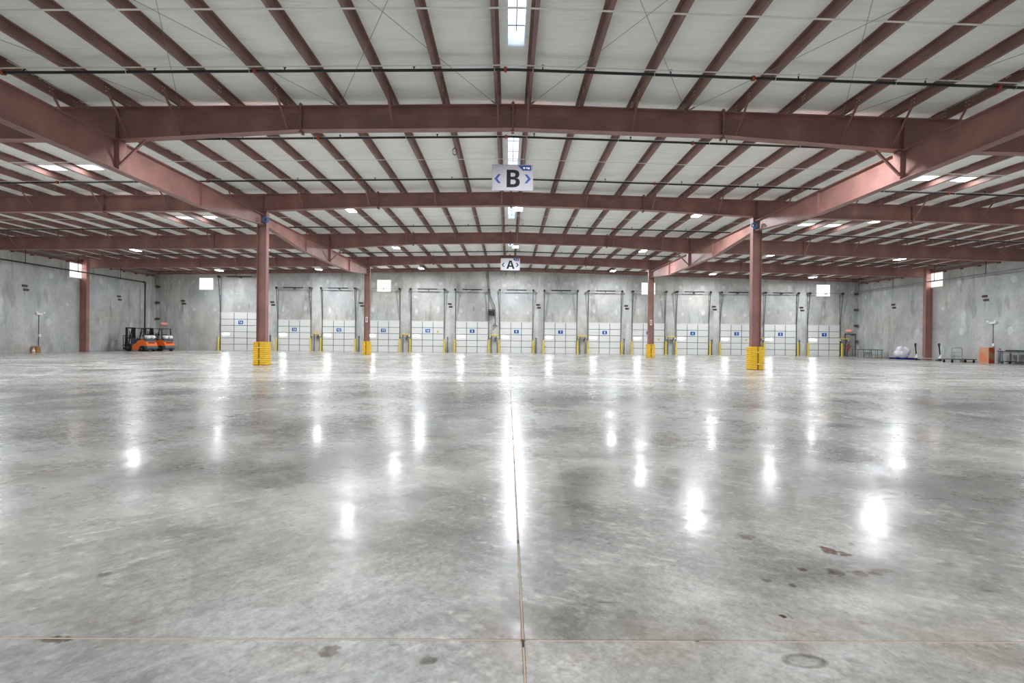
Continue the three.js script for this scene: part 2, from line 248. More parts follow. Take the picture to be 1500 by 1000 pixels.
// ---------------------------------------------------------------- roof blanket
{
  const tex = dataTex(1024, 1024, (u, v, o) => {
    const t = sstep(0.85, 1, v), f = (a, b) => fbm(a * 5, b * 46, 4), k = 247 + 14 * (f(u, v) * (1 - t) + f(u, v - 1) * t - 0.5); o[0] = k - 1; o[1] = k; o[2] = k - 5;
  });
  const bump = dataTex(1024, 1024, (u, v, o) => {
    const t = sstep(0.85, 1, v), s = sstep(0.8, 1, u), f = (a, b) => { const r = fbm(a * 4 + 3, b * 34, 4), q = fbm(a * 7, b * 17 + 9, 2); return 0.5 * (1 - Math.abs(2 * r - 1)) + 0.5 * q; };
    const k = (f(u, v) * (1 - s) + f(u - 1, v) * s) * (1 - t) + (f(u, v - 1) * (1 - s) + f(u - 1, v - 1) * s) * t; o[0] = o[1] = o[2] = 255 * k;
  }, false);
  tex.repeat.set(0.3, 0.3); bump.repeat.set(0.3, 0.3);
  const blanket = std(0xffffff, 0.6, 0, { map: tex, bumpMap: bump, bumpScale: 0.045, side: THREE.DoubleSide });
  const ceiling = struct('ceiling', 'white faced roof insulation between the purlins');
  const sag = (x, z) => {                            // hangs a little between purlins and bands
    const a = (Math.abs(x) - P0) / PS, fx = Math.sin(Math.PI * (a - Math.floor(a))), b = (z + 1.57) / 1.905, fz = Math.sin(Math.PI * (b - Math.floor(b)));
    return 0.012 * fx * fx + 0.014 * fx * fz + 0.05 * fx * (fbm(x * 0.7, z * 4.2, 3) - 0.5) + 0.022 * Math.sqrt(fx) * (1 - Math.abs(2 * fbm(x * 0.55 + 9, z * 6.5, 2) - 1));
  };
  function sheet(x0, x1, z0, z1, nx, nz) {
    const p = [], uv = [], id = [];
    for (let j = 0; j <= nz; j++) for (let i = 0; i <= nx; i++) { const x = x0 + (x1 - x0) * i / nx, z = z0 + (z1 - z0) * j / nz; p.push(x, roofY(x) - sag(x, z), z); uv.push(x, z); }
    for (let j = 0; j < nz; j++) for (let i = 0; i < nx; i++) { const a = j * (nx + 1) + i, b = a + nx + 1; id.push(a, a + 1, b + 1, a, b + 1, b); }
    const g = new THREE.BufferGeometry(); g.setAttribute('position', new THREE.Float32BufferAttribute(p, 3)); g.setAttribute('uv', new THREE.Float32BufferAttribute(uv, 2)); g.setIndex(id); g.computeVertexNormals();
    const m = new THREE.Mesh(g, blanket); m.name = 'insulation_panel'; m.castShadow = m.receiveShadow = true; ceiling.add(m);
  }
  const bays = [9.58, 2.24, -5.38, -13, -20.62, -28.24, -35.86, ZW];
  for (let i = 0; i + 1 < bays.length; i++) for (const s of [-1, 1]) for (const [a, b, n] of [[P0, P0 + PS * 7.5, 60], [P0 + PS * 7.5, 33.2, 80]]) sheet(s > 0 ? a : -b, s > 0 ? b : -a, bays[i], bays[i + 1], n, i > 0 && i < 4 ? 130 : 70);
  const vents = [[-7.8, -10.7], [-15.4, -18.3], [-23, -25.9], [-30.6, -33.5]]; let z = ZB;
  for (const [a, b] of vents) { sheet(-P0, P0, z, a, 6, 40); sheet(-P0, -0.15, a, b, 3, 16); sheet(0.24, P0, a, b, 3, 16); z = b; }
  sheet(-P0, P0, z, ZW, 6, 40);
  // white bands that carry the blanket, strapped under the purlins at the quarter points of each bay
  for (let k = -1; k <= 5; k++) for (let q = 1; q <= 3; q++) {
    const zz = frameZ(k) - q * BAY / 4 + 0.03; if (zz > 8 || zz < -43.2) continue;
    for (const s of [-1, 1]) mesh('insulation_band', bar(V(0, rafterY(0) - 0.004, zz), V(s * 33, rafterY(33) - 0.004, zz), 0.05, 0.006), M.band, ceiling);
  }
  for (const s of [-1, 1]) { const a = s < 0 ? 0.3 : 0.35, y = x => roofY(x) + 0.1; mesh('roof_sheet', prism([[s * 33.4, y(33.4)], [s * a, y(a)], [s * a, y(a) + 0.04], [s * 33.4, y(33.4) + 0.04]], 53.5, -17), M.galv, ceiling); }
  // ridge vents
  vents.forEach(([a, b], i) => {
    const L = a - b, t = thing('ridge_skylight', `long narrow ridge skylight above the ${['bay nearest the camera, between brace cables', 'bay with the letter B sign', 'bay just beyond the letter B sign', 'bay before the letter A sign'][i]}`, 'skylight', [0.045, roofY(0), (a + b) / 2]);
    mesh('well', [box(0.02, 0.5, L, -0.195, 0.24, 0), box(0.02, 0.5, L, 0.195, 0.24, 0), box(0.4, 0.5, 0.02, 0, 0.24, L / 2), box(0.4, 0.5, 0.02, 0, 0.24, -L / 2)], std(0xdfe4ee, 0.4), t);
    mesh('translucent_pane', box(0.38, 0.02, L - 0.02, 0, 0.48, 0), M.ventGlow, t);
    mesh('operating_rod', rod(V(0, 0.06, L / 2 - 0.05), V(0, 0.06, -L / 2 + 0.4), 0.012), M.grey, t);
    for (let j = 0; j < 3; j++) mesh('cross_bar', box(0.38, 0.012, 0.02, 0, 0.05, L * (0.3 - 0.3 * j)), M.grey, t);
    areaLight(0xdfe8ff, VENT, 0.34, L - 0.1, [0.045, roofY(0) + 0.44, (a + b) / 2], [0, -1, 0]);
  });
}

// ---------------------------------------------------------------- roof beams
const WORD = ['zero', 'one', 'two', 'three', 'four', 'five', 'six', 'seven', 'eight', 'nine', 'ten', 'eleven', 'twelve', 'thirteen', 'fourteen'];
const wall33 = 32.98;
function roofBeam(k, label) {
  const odd = k % 2 === 1, zf = frameZ(k), t = thing('roof_beam', label, 'beam', [0, 0, zf]);
  const dep = x => { x = Math.abs(x); const a = odd ? [0.67, 0.91, 0.82, 0.76] : [0.6, 0.74, 0.7, 0.68]; return x < 5.91 ? a[0] : x < 11 ? a[0] + (a[1] - a[0]) * (x - 5.91) / 5.09 : x < 18 ? a[1] + (a[2] - a[1]) * (x - 11) / 7 : a[2] + (a[3] - a[2]) * (x - 18) / 15; };
  const end = k === 4 ? 32.4 : wall33, kn = [-end, -18, -11, -5.91, 0, 5.91, 11, 18, end], low = x => rafterY(x) - dep(x);
  for (let i = 0; i + 1 < kn.length; i++) {
    const [a, b] = [kn[i], kn[i + 1]];
    mesh('web', prism([[a, low(a) + 0.01], [b, low(b) + 0.01], [b, rafterY(b) - 0.01], [a, rafterY(a) - 0.01]], 0.012), M.steel, t);
  }
  const fl = f => kn.slice(0, -1).map((a, i) => bar(V(a, f(a), 0), V(kn[i + 1], f(kn[i + 1]), 0), 0.25, 0.016));
  mesh('top_flange', fl(x => rafterY(x) - 0.008), M.steel, t);
  mesh('bottom_flange', fl(x => low(x) + 0.008), M.steel, t);
  for (const x of [-18, -5.91, 0, 5.91, 18]) {
    const h = dep(x) + 0.16, sp = mesh('splice_plate', rbox(0.05, h, 0.2, 0.006, x, rafterY(x) - dep(x) / 2, 0), M.steel, t);
    const bg = []; for (let j = 0; j < 6; j++) for (const s of [-1, 1]) bg.push(box(0.09, 0.025, 0.025, x, rafterY(x) + 0.045 - (h - 0.06) * j / 5, s * 0.075)); tiny('bolts', bg, M.bronze, sp);
  }
  for (const x of [-11, 11]) mesh('stiffener', box(0.02, dep(x) - 0.03, 0.24, x, rafterY(x) - dep(x) / 2, 0), M.steel, t);
  for (const s of [-1, 1]) for (const i of odd ? [0, 2, 4, 6, 7, 8, 10, 12, 14, 16, 18, 20] : [0, 2, 4, 6, 8, 10, 12, 14, 16, 18, 20]) {
    const x = s * (P0 + i * PS), y0 = low(x) + 0.05;
    mesh('flange_brace', [bar(V(x, y0, 0.08), V(x, rafterY(x) + 0.12, 0.78), 0.05, 0.008), bar(V(x + 0.022, y0, 0.08), V(x + 0.022, rafterY(x) + 0.12, 0.78), 0.008, 0.05)], M.steel, t);
  }
  return t;
}
roofBeam(1, 'deep brown steel roof beam nearest the camera, crossing above the letter B sign');
roofBeam(2, 'brown steel roof beam on the two nearest columns, just behind the letter B sign');
roofBeam(3, 'brown steel roof beam third from the camera, carried by the long girders');
roofBeam(4, 'brown steel roof beam just behind the letter A sign, nearest the dock doors');

// ---------------------------------------------------------------- girders along the hall
function girder(s, za, zb, label) {                  // from za (nearer) to zb (farther)
  const t = thing('girder', label, 'girder', [s * COLX, 0, 0]), TOP = 6.63, LO = 5.8, HI = 6.2, ta = za - 4.1, tb = zb + 4.1;
  const side = [[za, HI], [ta, LO], [tb, LO], [zb, HI]];
  const web = prism([...side, [zb, TOP - 0.01], [za, TOP - 0.01]].map(([z, y]) => [-z, y]), 0.014).rotateY(Math.PI / 2); mesh('web', web, M.steel, t);
  mesh('top_flange', box(0.26, 0.018, za - zb, 0, TOP - 0.009, (za + zb) / 2), M.steel, t);
  mesh('bottom_flange', side.slice(0, 3).map((p, i) => bar(V(0, p[1] + 0.009, p[0]), V(0, side[i + 1][1] + 0.009, side[i + 1][0]), 0.26, 0.018)), M.steel, t);
  const zm = (za + zb) / 2;
  for (const z of [zm]) for (const q of [-1, 1]) mesh('stiffener', box(0.12, TOP - LO - 0.03, 0.25, q * 0.07, (TOP + LO) / 2, z), M.steel, t);
  for (const z of [ta, tb]) mesh('stiffener', box(0.2, TOP - LO - 0.04, 0.012, 0, (TOP + LO) / 2, z), M.steel, t);
  for (const z of [za - 0.012, zb + 0.012]) mesh('end_plate', box(0.24, 0.46, 0.02, 0, (TOP + HI) / 2 - 0.02, z), M.steel, t);
  for (const q of [-1, 1]) mesh('knee_brace', bar(V(q * 0.05, LO + 0.08, zm + 0.1), V(q * 0.82, TOP + 0.01, zm + 0.1), 0.055, 0.055), M.steel, t);
  return t;
}
girder(-1, -5.5, frameZ(2) + 0.13, 'deep brown steel girder over the left aisle, nearest the camera');
girder(1, -5.5, frameZ(2) + 0.13, 'deep brown steel girder over the right aisle, nearest the camera');
girder(-1, frameZ(2) - 0.13, frameZ(4) + 0.13, 'brown steel girder from the near left column to the far left column');
girder(1, frameZ(2) - 0.13, frameZ(4) + 0.13, 'brown steel girder from the near right column to the far right column');

// ---------------------------------------------------------------- columns and their yellow guards
function column(x, k, label) {
  const t = thing('steel_column', label, 'column', [x, 0, frameZ(k)]), top = rafterY(11) - 0.75;
  mesh('web', box(0.38, top, 0.012, 0, top / 2, 0), M.steel, t);
  for (const s of [-1, 1]) mesh('flange', rbox(0.018, top - 0.02, 0.24, 0.004, s * 0.197, top / 2, 0), M.steel, t);
  mesh('cap_plate', box(0.46, 0.025, 0.28, 0, top, 0), M.steel, t);
  mesh('base_plate', box(0.5, 0.025, 0.36, 0, 0.0125, 0), M.steel, t);
  for (const q of [-1, 1]) mesh('girder_seat', box(0.36, 0.02, 0.1, 0, 6.17, q * 0.07), M.steel, t);
  return t;
}
column(-COLX, 2, 'brown steel column nearest the camera on the left, yellow guard at its foot');
column(COLX, 2, 'brown steel column nearest the camera on the right, yellow guard at its foot');
column(-COLX, 4, 'slim far brown steel column left of the letter A sign');
column(COLX, 4, 'slim far brown steel column right of the letter A sign');
function wallColumn(s, label) {
  const t = thing('wall_column', label, 'column', [s * 32.72, 0, frameZ(4)]), top = rafterY(32.7) - 0.01;
  mesh('web', box(0.48, top, 0.014, 0, top / 2, 0), M.steel, t);
  mesh('flange', rbox(0.02, top, 0.26, 0.004, -s * 0.25, top / 2, 0), M.steel, t); mesh('flange', rbox(0.02, top, 0.26, 0.004, s * 0.25, top / 2, 0), M.steel, t);
  mesh('base_plate', box(0.54, 0.03, 0.34, 0, 0.015, 0), M.steel, t);
  mesh('stiffener', box(0.46, 0.016, 0.22, 0, rafterY(32.7) - 0.72, 0), M.steel, t);
}
wallColumn(-1, 'tall brown column against the left concrete wall beside a clerestory window');
wallColumn(1, 'tall brown column against the right concrete wall beside the pallet jacks');
function guardHalf() {                               // ribbed plastic half shell, flat face at x = 0, body towards +x
  const w = 0.265, d = 0.57, r = 0.09, ring = [], n = 6; ring.push([0, d / 2], [0, -d / 2]);
  for (let i = 0; i <= n; i++) { const a = -Math.PI / 2 + Math.PI / 2 * i / n; ring.push([w - r + r * Math.cos(a), -d / 2 + r + r * Math.sin(a)]); }
  for (let i = 0; i <= n; i++) { const a = Math.PI / 2 * i / n; ring.push([w - r + r * Math.cos(a), d / 2 - r + r * Math.sin(a)]); }
  const H = 1.03, lv = [[0, 0.03], [0.012, 0.008]]; const ribs = 11;
  for (let i = 0; i < ribs; i++) { const y = 0.02 + (H - 0.04) * i / ribs, h = (H - 0.04) / ribs; lv.push([y + 0.08 * h, 0.036], [y + 0.22 * h, 0.006], [y + 0.5 * h, 0], [y + 0.78 * h, 0.006], [y + 0.92 * h, 0.036]); }
  lv.push([H - 0.012, 0.008], [H, 0.03]);
  const p = [], id = [], m = ring.length, cx = w / 2;
  for (const [y, o] of lv) for (const [x, z] of ring) p.push(x <= 0 ? x : cx + (x - cx) * (1 - o / (w / 2)), y, z * (1 - o / (d / 2)));
  for (let j = 0; j + 1 < lv.length; j++) for (let i = 0; i < m; i++) { const a = j * m + i, b = j * m + (i + 1) % m; id.push(a, b, b + m, a, b + m, a + m); }
  const L = (lv.length - 1) * m; for (let i = 1; i + 1 < m; i++) { id.push(0, i + 1, i); id.push(L, L + i, L + i + 1); }
  const g = new THREE.BufferGeometry(); g.setAttribute('position', new THREE.Float32BufferAttribute(p, 3)); g.setIndex(id);
  const q = g.toNonIndexed().scale(1, 1, -1); // outward faces
  const a = q.attributes.position; for (let i = 0; i < a.count; i += 3) { for (const c of ['X', 'Y', 'Z']) { const t = a['get' + c](i + 1); a['set' + c](i + 1, a['get' + c](i + 2)); a['set' + c](i + 2, t); } }
  q.scale(1, 1, 1); q.computeVertexNormals(); return q;
}
{
  const half = guardHalf(), t = thing('column_guard', 'yellow ribbed plastic guard around the foot of the near left column', 'guard', [-COLX, 0, frameZ(2)]);
  mesh('half_shell', half.clone().translate(0.035, 0, 0), M.yellow, t);
  const o = half.clone().rotateY(Math.PI).translate(-0.035, 0, 0); mesh('half_shell', o, M.yellow, t);
  for (const y of [0.27, 0.78]) each('strap', [box(0.09, 0.03, 0.005, 0, y, 0.285), box(0.09, 0.03, 0.005, 0, y, -0.285)], M.white, t);
  dup(t, [COLX, 0, frameZ(2)], 'yellow ribbed plastic guard around the foot of the near right column');
  dup(t, [-COLX, 0, frameZ(4)], 'small yellow ribbed guard around the far left column foot, before the dock doors');
  dup(t, [COLX, 0, frameZ(4)], 'small yellow ribbed guard around the far right column foot, before the dock doors');
}
for (const s of [-1, 1]) {
  const t = thing('column_sign', `small white and red sign on the far ${s < 0 ? 'left' : 'right'} column`, 'sign', [s * COLX, 2.7, frameZ(4) + 0.125]);
  mesh('plate', box(0.16, 0.42, 0.01), M.white, t); mesh('red_mark', box(0.07, 0.3, 0.004, 0, 0, 0.007), M.red, t); mesh('arm', box(0.05, 0.05, 0.12, 0, 0, -0.065), M.white, t);
}

// ---------------------------------------------------------------- purlins
{
  const Z0 = 9.4, Z1_ = -43.3, L = Z0 - Z1_, zm = (Z0 + Z1_) / 2;
  for (const s of [-1, 1]) for (let i = 0; i < 23; i++) {
    const x = s * (P0 + i * PS), b = rafterY(x), h = roofY(x) - 0.004 - b;
    const g = [box(0.006, h, L, 0, h / 2, 0), box(0.075, 0.006, L, s * 0.037, 0.003, 0), box(0.075, 0.006, L, -s * 0.037, h - 0.003, 0), box(0.006, 0.022, L, s * 0.075, 0.011, 0), box(0.006, 0.022, L, -s * 0.075, h - 0.011, 0)];
    for (let k = 0; k <= 4; k++) g.push(box(0.008, h - 0.02, 1.7, -s * 0.006, h / 2, frameZ(k) - zm));
    const p = mesh('roof_purlin', g, M.purlin); p.position.set(x, b, zm);
    tag(p, `long brown roof purlin, ${ORD[i + 1]} one ${s < 0 ? 'left' : 'right'} of the ridge skylights`, 'purlin');
    const bg = []; for (let k = 0; k <= 3; k++) for (const dz of [0.8, 0.72, 0.12, 0.04]) for (const y of [0.06, 0.16]) bg.push(box(0.02, 0.02, 0.02, -s * 0.016, y, frameZ(k) + dz - zm));
    tiny('bolts', bg, M.boltWhite, p);
  }
}
// trim: ledger channels where roof meets wall
{
  const t = struct('trim_1', 'brown channel along the top of the dock wall');
  for (const s of [-1, 1]) mesh('channel', [bar(V(0, 7.86, ZW + 0.06), V(s * 32.9, 7.86 - PITCH * 32.9, ZW + 0.06), 0.1, 0.3)], M.steel, t);
  for (const s of [-1, 1]) {
    const u = struct(s < 0 ? 'trim_2' : 'trim_3', s < 0 ? 'brown ledger angle on the left wall' : 'brown ledger angle on the right wall');
    mesh('ledger_angle', [box(0.012, 0.16, 52, s * 32.985, 6.87, -17.2), box(0.14, 0.012, 52, s * 32.92, 6.94, -17.2)], M.steel, u);
    for (let z = -8; z > -43; z -= 1.27) mesh('clip', box(0.1, 0.09, 0.16, s * 32.93, 6.76, z), M.bronze, u);
  }
}

// ---------------------------------------------------------------- bracing cables in the nearest roof bay
{
  const za = Z1 + 0.13, zb = frameZ(0) - 0.1, lo = x => rafterY(x) - 0.06;
  for (const s of [-1, 1]) for (let i = 0; i < 3; i++) {
    const a = s * (0.42 + 4.4 * i), b = s * (0.42 + 4.4 * (i + 1)), side = s < 0 ? 'left' : 'right', nth = ORD[i + 1];
    for (const [p, q, d] of [[a, b, 'outward towards the camera'], [b, a, 'inward towards the camera']]) {
      const t = tag(mesh('brace_cable', [rod(V(p, lo(p), za), V(q, lo(q), zb), 0.006, 5), rod(V(p, lo(p), za).lerp(V(q, lo(q), zb), 0.0), V(p, lo(p), za).lerp(V(q, lo(q), zb), 0.035), 0.018, 6)], M.cable), `thin steel brace cable, ${nth} panel ${side} of the ridge, slanting ${d}`, 'cable');
    }
  }
}

// ---------------------------------------------------------------- sprinkler pipes
{
  const zs = [-11.15, -14.82, -18.68, -22.4, -26.25, -30.05, -33.9, -37.7, -41.5];
  const nm = ['over the bay before the first roof beam', 'just beyond the first roof beam', 'behind the letter B sign', 'just beyond the second roof beam', 'before the third roof beam', 'just beyond the third roof beam', 'before the fourth roof beam', 'just beyond the fourth roof beam', 'nearest the dock wall'];
  zs.forEach((z, i) => {
    const t = thing('sprinkler_pipe', `black sprinkler pipe with red couplings hung ${nm[i]}`, 'pipe', [0, 0, z]), y = x => 7.725 - PITCH * Math.abs(x), r = 0.033;
    const g = []; for (const s of [-1, 1]) g.push(rod(V(0, y(0), 0), V(s * 32.3, y(32.3), 0), r, 8)); mesh('pipe', g, M.pipe, t);
    for (let x = -30; x <= 30.1; x += 6) mesh('coupling', rod(V(x - 0.2 - 0.035, y(x), 0), V(x - 0.2 + 0.035, y(x), 0), 0.062, 8), M.coupling, t);
    for (let x = -31; x <= 31.5; x += 3.1) mesh('sprinkler_head', [cyl(0.014, 0.09, x + 0.7, y(x) + 0.06, 0, 6), cyl(0.035, 0.012, x + 0.7, y(x) + 0.105, 0, 8)], M.head, t);
    for (let j = 0; j < 22; j += 2) for (const s of [-1, 1]) { const x = s * (P0 + j * PS + 0.05); mesh('hanger', [rod(V(x, y(x) - 0.045, 0), V(x, rafterY(x) + 0.06, 0), 0.008, 5), new THREE.TorusGeometry(0.045, 0.008, 4, 10).rotateY(Math.PI / 2).translate(x, y(x), 0)], M.band, t); }
  });
  for (const s of [-1, 1]) {
    const t = thing('wall_sprinkler_pipe', `long dark pipe on hanger rods along the ${s < 0 ? 'left' : 'right'} concrete wall`, 'pipe'), x = s * 32.5, ze = s < 0 ? -41.5 : -43.4;
    mesh('pipe', rod(V(x, 6.07, 8), V(x, 6.07, ze), 0.05, 8), s < 0 ? M.pipe : M.grey, t);
    for (let z = -4.6; z > -43; z -= 3.81) mesh('hanger_rod', [rod(V(x, 6.1, z), V(x, roofY(33) - 0.02, z), 0.02, 5), new THREE.TorusGeometry(0.06, 0.014, 4, 10).translate(x, 6.07, z)], M.head, t);
    if (s > 0) mesh('end_flange', rod(V(x, 6.07, -43.38), V(x, 6.07, -43.46), 0.14, 12), M.white, t);
  }
  const r = thing('riser_pipe', 'dark vertical riser pipe on the left wall behind the forklifts', 'pipe', [-32.5, 0, -41.5]);
  mesh('pipe', rod(V(0, 2.0, 0), V(0, 6.07, 0), 0.055, 8), M.pipe, r); mesh('elbow', new THREE.TorusGeometry(0.1, 0.06, 6, 8, Math.PI / 2).rotateY(-Math.PI / 2).translate(0, 5.98, 0.1), M.pipe, r); mesh('lower_pipe', rod(V(0, 0, 0), V(0, 2, 0), 0.07, 8), M.pipe, r); mesh('valve', new THREE.TorusGeometry(0.16, 0.03, 6, 12).translate(0, 1.5, 0.16), M.red, r);
}

// ---------------------------------------------------------------- lights
{
  const xs = [-25.2, -16.6, -7.7, 0.37, 9.03, 17.8, 26.6], rows = [[-40.3, 'in the row over the dock doors'], [-31.3, 'in the row beyond the third roof beam'], [-22.3, 'in the row beyond the second roof beam'], [-13.55, 'in the row behind the first roof beam'], [-4.3, 'in the row above the camera'], [4.7, 'in the row behind the camera']];
  let proto = null;
  for (const [z, where] of rows) xs.forEach((x, i) => {
    const y = roofY(x) - 0.52, zz = i === 1 && z === -22.3 ? -21.35 : z, label = `white high-bay light, ${ORD[i + 1]} from the left ${where}`;
    if (!proto) {
      proto = thing('high_bay_light', label, 'light', [x, y, zz]);
      mesh('housing', [rbox(0.44, 0.07, 0.7, 0.02, 0, 0.055, 0), rbox(0.16, 0.06, 0.5, 0.02, 0, 0.11, 0)], M.white, proto);
      for (const s of [-1, 1]) mesh('led_panel', box(0.165, 0.012, 0.64, s * 0.105, 0.016, 0), M.lampGlow, proto);
      for (const s of [-1, 1]) mesh('hanger_wire', [rod(V(0, 0.13, s * 0.3), V(0, 0.56, s * 0.12), 0.006, 4)], M.cable, proto);
    } else dup(proto, [x, y, zz], label);
    areaLight(0xf7f9ff, LAMP, 0.38, 0.64, [x, y - 0.004, zz], [0, -1, 0]);
  });
  let sk = null;
  for (const s of [-1, 1]) for (const [z, w] of [[-17.82, 'beyond the first roof beam'], [-25.02, 'beyond the second roof beam']]) for (const [x, pos] of [[16.08, 'nearer'], [17.53, 'farther']]) {
    const y = roofY(x) - 0.045, label = `flush roof light over the ${s < 0 ? 'left' : 'right'} aisle ${w}, ${pos === 'nearer' ? 'nearer to' : 'farther from'} ridge`;
    if (!sk) { sk = thing('flush_roof_light', label, 'light', [s * x, y, z]); mesh('frame', [box(0.74, 0.04, 0.03, 0, 0.01, 0.265), box(0.74, 0.04, 0.03, 0, 0.01, -0.265), box(0.03, 0.04, 0.5, 0.355, 0.01, 0), box(0.03, 0.04, 0.5, -0.355, 0.01, 0)], M.white, sk); mesh('diffuser', box(0.68, 0.014, 0.5, 0, 0.005, 0), M.skyGlow, sk); }
    else dup(sk, [s * x, y, z], label);
    areaLight(0xffffff, SKYLIGHT, 0.66, 0.48, [s * x, y - 0.012, z], [0, -1, 0]);
  }
}

// ---------------------------------------------------------------- clerestory windows
{
  let n = 0;
  function win(pos, turn, label) {
    const w = struct('window_' + (++n), label); w.position.set(...pos); w.rotation.y = turn;
    mesh('frame', [box(1.37, 0.06, 0.08, 0, 0.56, 0.02), box(1.37, 0.06, 0.08, 0, -0.56, 0.02), box(0.06, 1.1, 0.08, 0.655, 0, 0.02), box(0.06, 1.1, 0.08, -0.655, 0, 0.02)], M.white, w);
    mesh('pane', box(1.26, 1.07, 0.02, 0, 0, 0.03), M.windowGlow, w); mesh('mullion', [box(0.012, 1.07, 0.012, -0.2, 0, 0.045), box(0.012, 1.07, 0.012, 0.2, 0, 0.045)], M.white, w);
    const d = [Math.sin(turn), 0, Math.cos(turn)]; areaLight(0xfff2ee, WINDOW, 1.2, 1.0, [pos[0] + d[0] * 0.07, pos[1], pos[2] + d[2] * 0.07], d);
  }
  for (const x of [-28.33, -11.76, 13.1, 29.68]) win([x, 6.21, ZW], 0, 'small square clerestory window in the dock wall');
  win([-HALF, 6.18, -35.5], Math.PI / 2, 'small square clerestory window in the left wall'); win([HALF, 6.2, -35.5], -Math.PI / 2, 'small square clerestory window in the right wall');
}

// ---------------------------------------------------------------- dock doors
const font = await new FontLoader().loadAsync('fonts/droid/droid_sans_bold.typeface.json');
const txt = (s, size, d = 0.006) => { const g = new TextGeometry(s, { font, size, depth: d, curveSegments: 3, bevelEnabled: false }); g.computeBoundingBox(); const b = g.boundingBox; return g.translate(-(b.min.x + b.max.x) / 2, -(b.min.y + b.max.y) / 2, 0); };
for (let n = 1; n <= 14; n++) {
  const big = n === 14, cx = big ? -25.08 : 29.75 - DOORP * (n - 1), w = big ? 3.68 : 3.0, h = big ? 3.52 : 2.9, rows = big ? 6 : 5, sh = h / rows, railTop = big ? 6.85 : 5.88;
  const d = struct('door_' + n, `white sectional dock door with a blue number ${WORD[n]} sign`); d.position.set(cx, 0, ZW);
  for (let r = 0; r < rows; r++) {
    const y = sh * (r + 0.5), s = mesh('door_section', [rbox(w, sh - 0.012, 0.05, 0.006, 0, y, 0.055), ...[-1, 1].map(q => rbox(w - 0.02, sh * 0.42, 0.012, 0.005, 0, y + q * sh * 0.235, 0.083))], M.doorWhite, d);
  }
  const ln = []; for (let r = 1; r < rows; r++) mesh('section_joint', box(w, 0.035, 0.014, 0, sh * r, 0.088), M.doorLine, d);
  for (const q of [-1, 1]) mesh('stile', box(0.05, h - 0.02, 0.016, q * w / 6, h / 2, 0.091), M.doorLine, d);
  mesh('top_seal', box(w + 0.1, 0.05, 0.08, 0, h + 0.025, 0.05), n % 2 ? M.doorWhite : std(0xe9ddd4, 0.5), d);
  mesh('vision_window', box(0.6, 0.13, 0.02, -w / 2 + 0.46, 1.53, 0.096), M.slotGlow, d);
  const sy = sh * (rows - 1.5), sg = mesh('number_sign', rbox(0.62, 0.5, 0.012, 0.005, 0.02, sy, 0.105), M.paleBlue, d);
  mesh('sign_face', rbox(0.44, 0.32, 0.012, 0.004, 0.02, sy, 0.115), M.blue, sg); mesh('numeral', txt(String(n), 0.2).translate(0.02, sy, 0.121), M.digit, sg);
  if (n === 5 || n === 3 || n === 10) mesh('yellow_tag', box(0.17, 0.17, 0.01, w / 3 - 0.05, n === 10 ? 1.95 : 1.45, 0.1), M.yellowPost, d);
  for (const q of [-1, 1]) {
    const x = q * (w / 2 + 0.05), off = 0.42, lo = V(x, 0, 0.1), mid = V(x, h + 0.1, 0.1), hi = V(x, railTop, off);
    const tr = mesh('track', [bar(lo, mid, 0.055, 0.05, V(0, 0, 1)), bar(mid, hi, 0.055, 0.045, V(0, 0, 1)), box(0.05, railTop - h, 0.012, x, (railTop + h) / 2, 0.01)], M.track, d);
    for (let y = h + 0.5; y < railTop; y += 0.56) { const z = 0.1 + (off - 0.1) * (y - h - 0.1) / (railTop - h - 0.1); mesh('bracket', box(0.03, 0.03, z, x, y, z / 2), M.track, tr); }
    mesh('cable_drum', rod(V(x - 0.07, railTop + 0.02, off), V(x + 0.07, railTop + 0.02, off), 0.085, 10), M.spring, d);
    mesh('bearing_plate', box(0.015, 0.2, off, x + q * 0.09, railTop, off / 2), M.track, d);
  }
  mesh('shaft', rod(V(-w / 2, railTop + 0.02, 0.42), V(w / 2, railTop + 0.02, 0.42), 0.016, 6), M.track, d);
  if (![1, 5, 11].includes(n)) mesh('torsion_spring', rod(V(-w * 0.3, railTop + 0.02, 0.42), V(w * 0.31, railTop + 0.02, 0.42), 0.05, 8), M.spring, d);
  mesh('centre_bracket', box(0.03, 0.16, 0.42, 0.05, railTop - 0.02, 0.21), M.track, d);
}

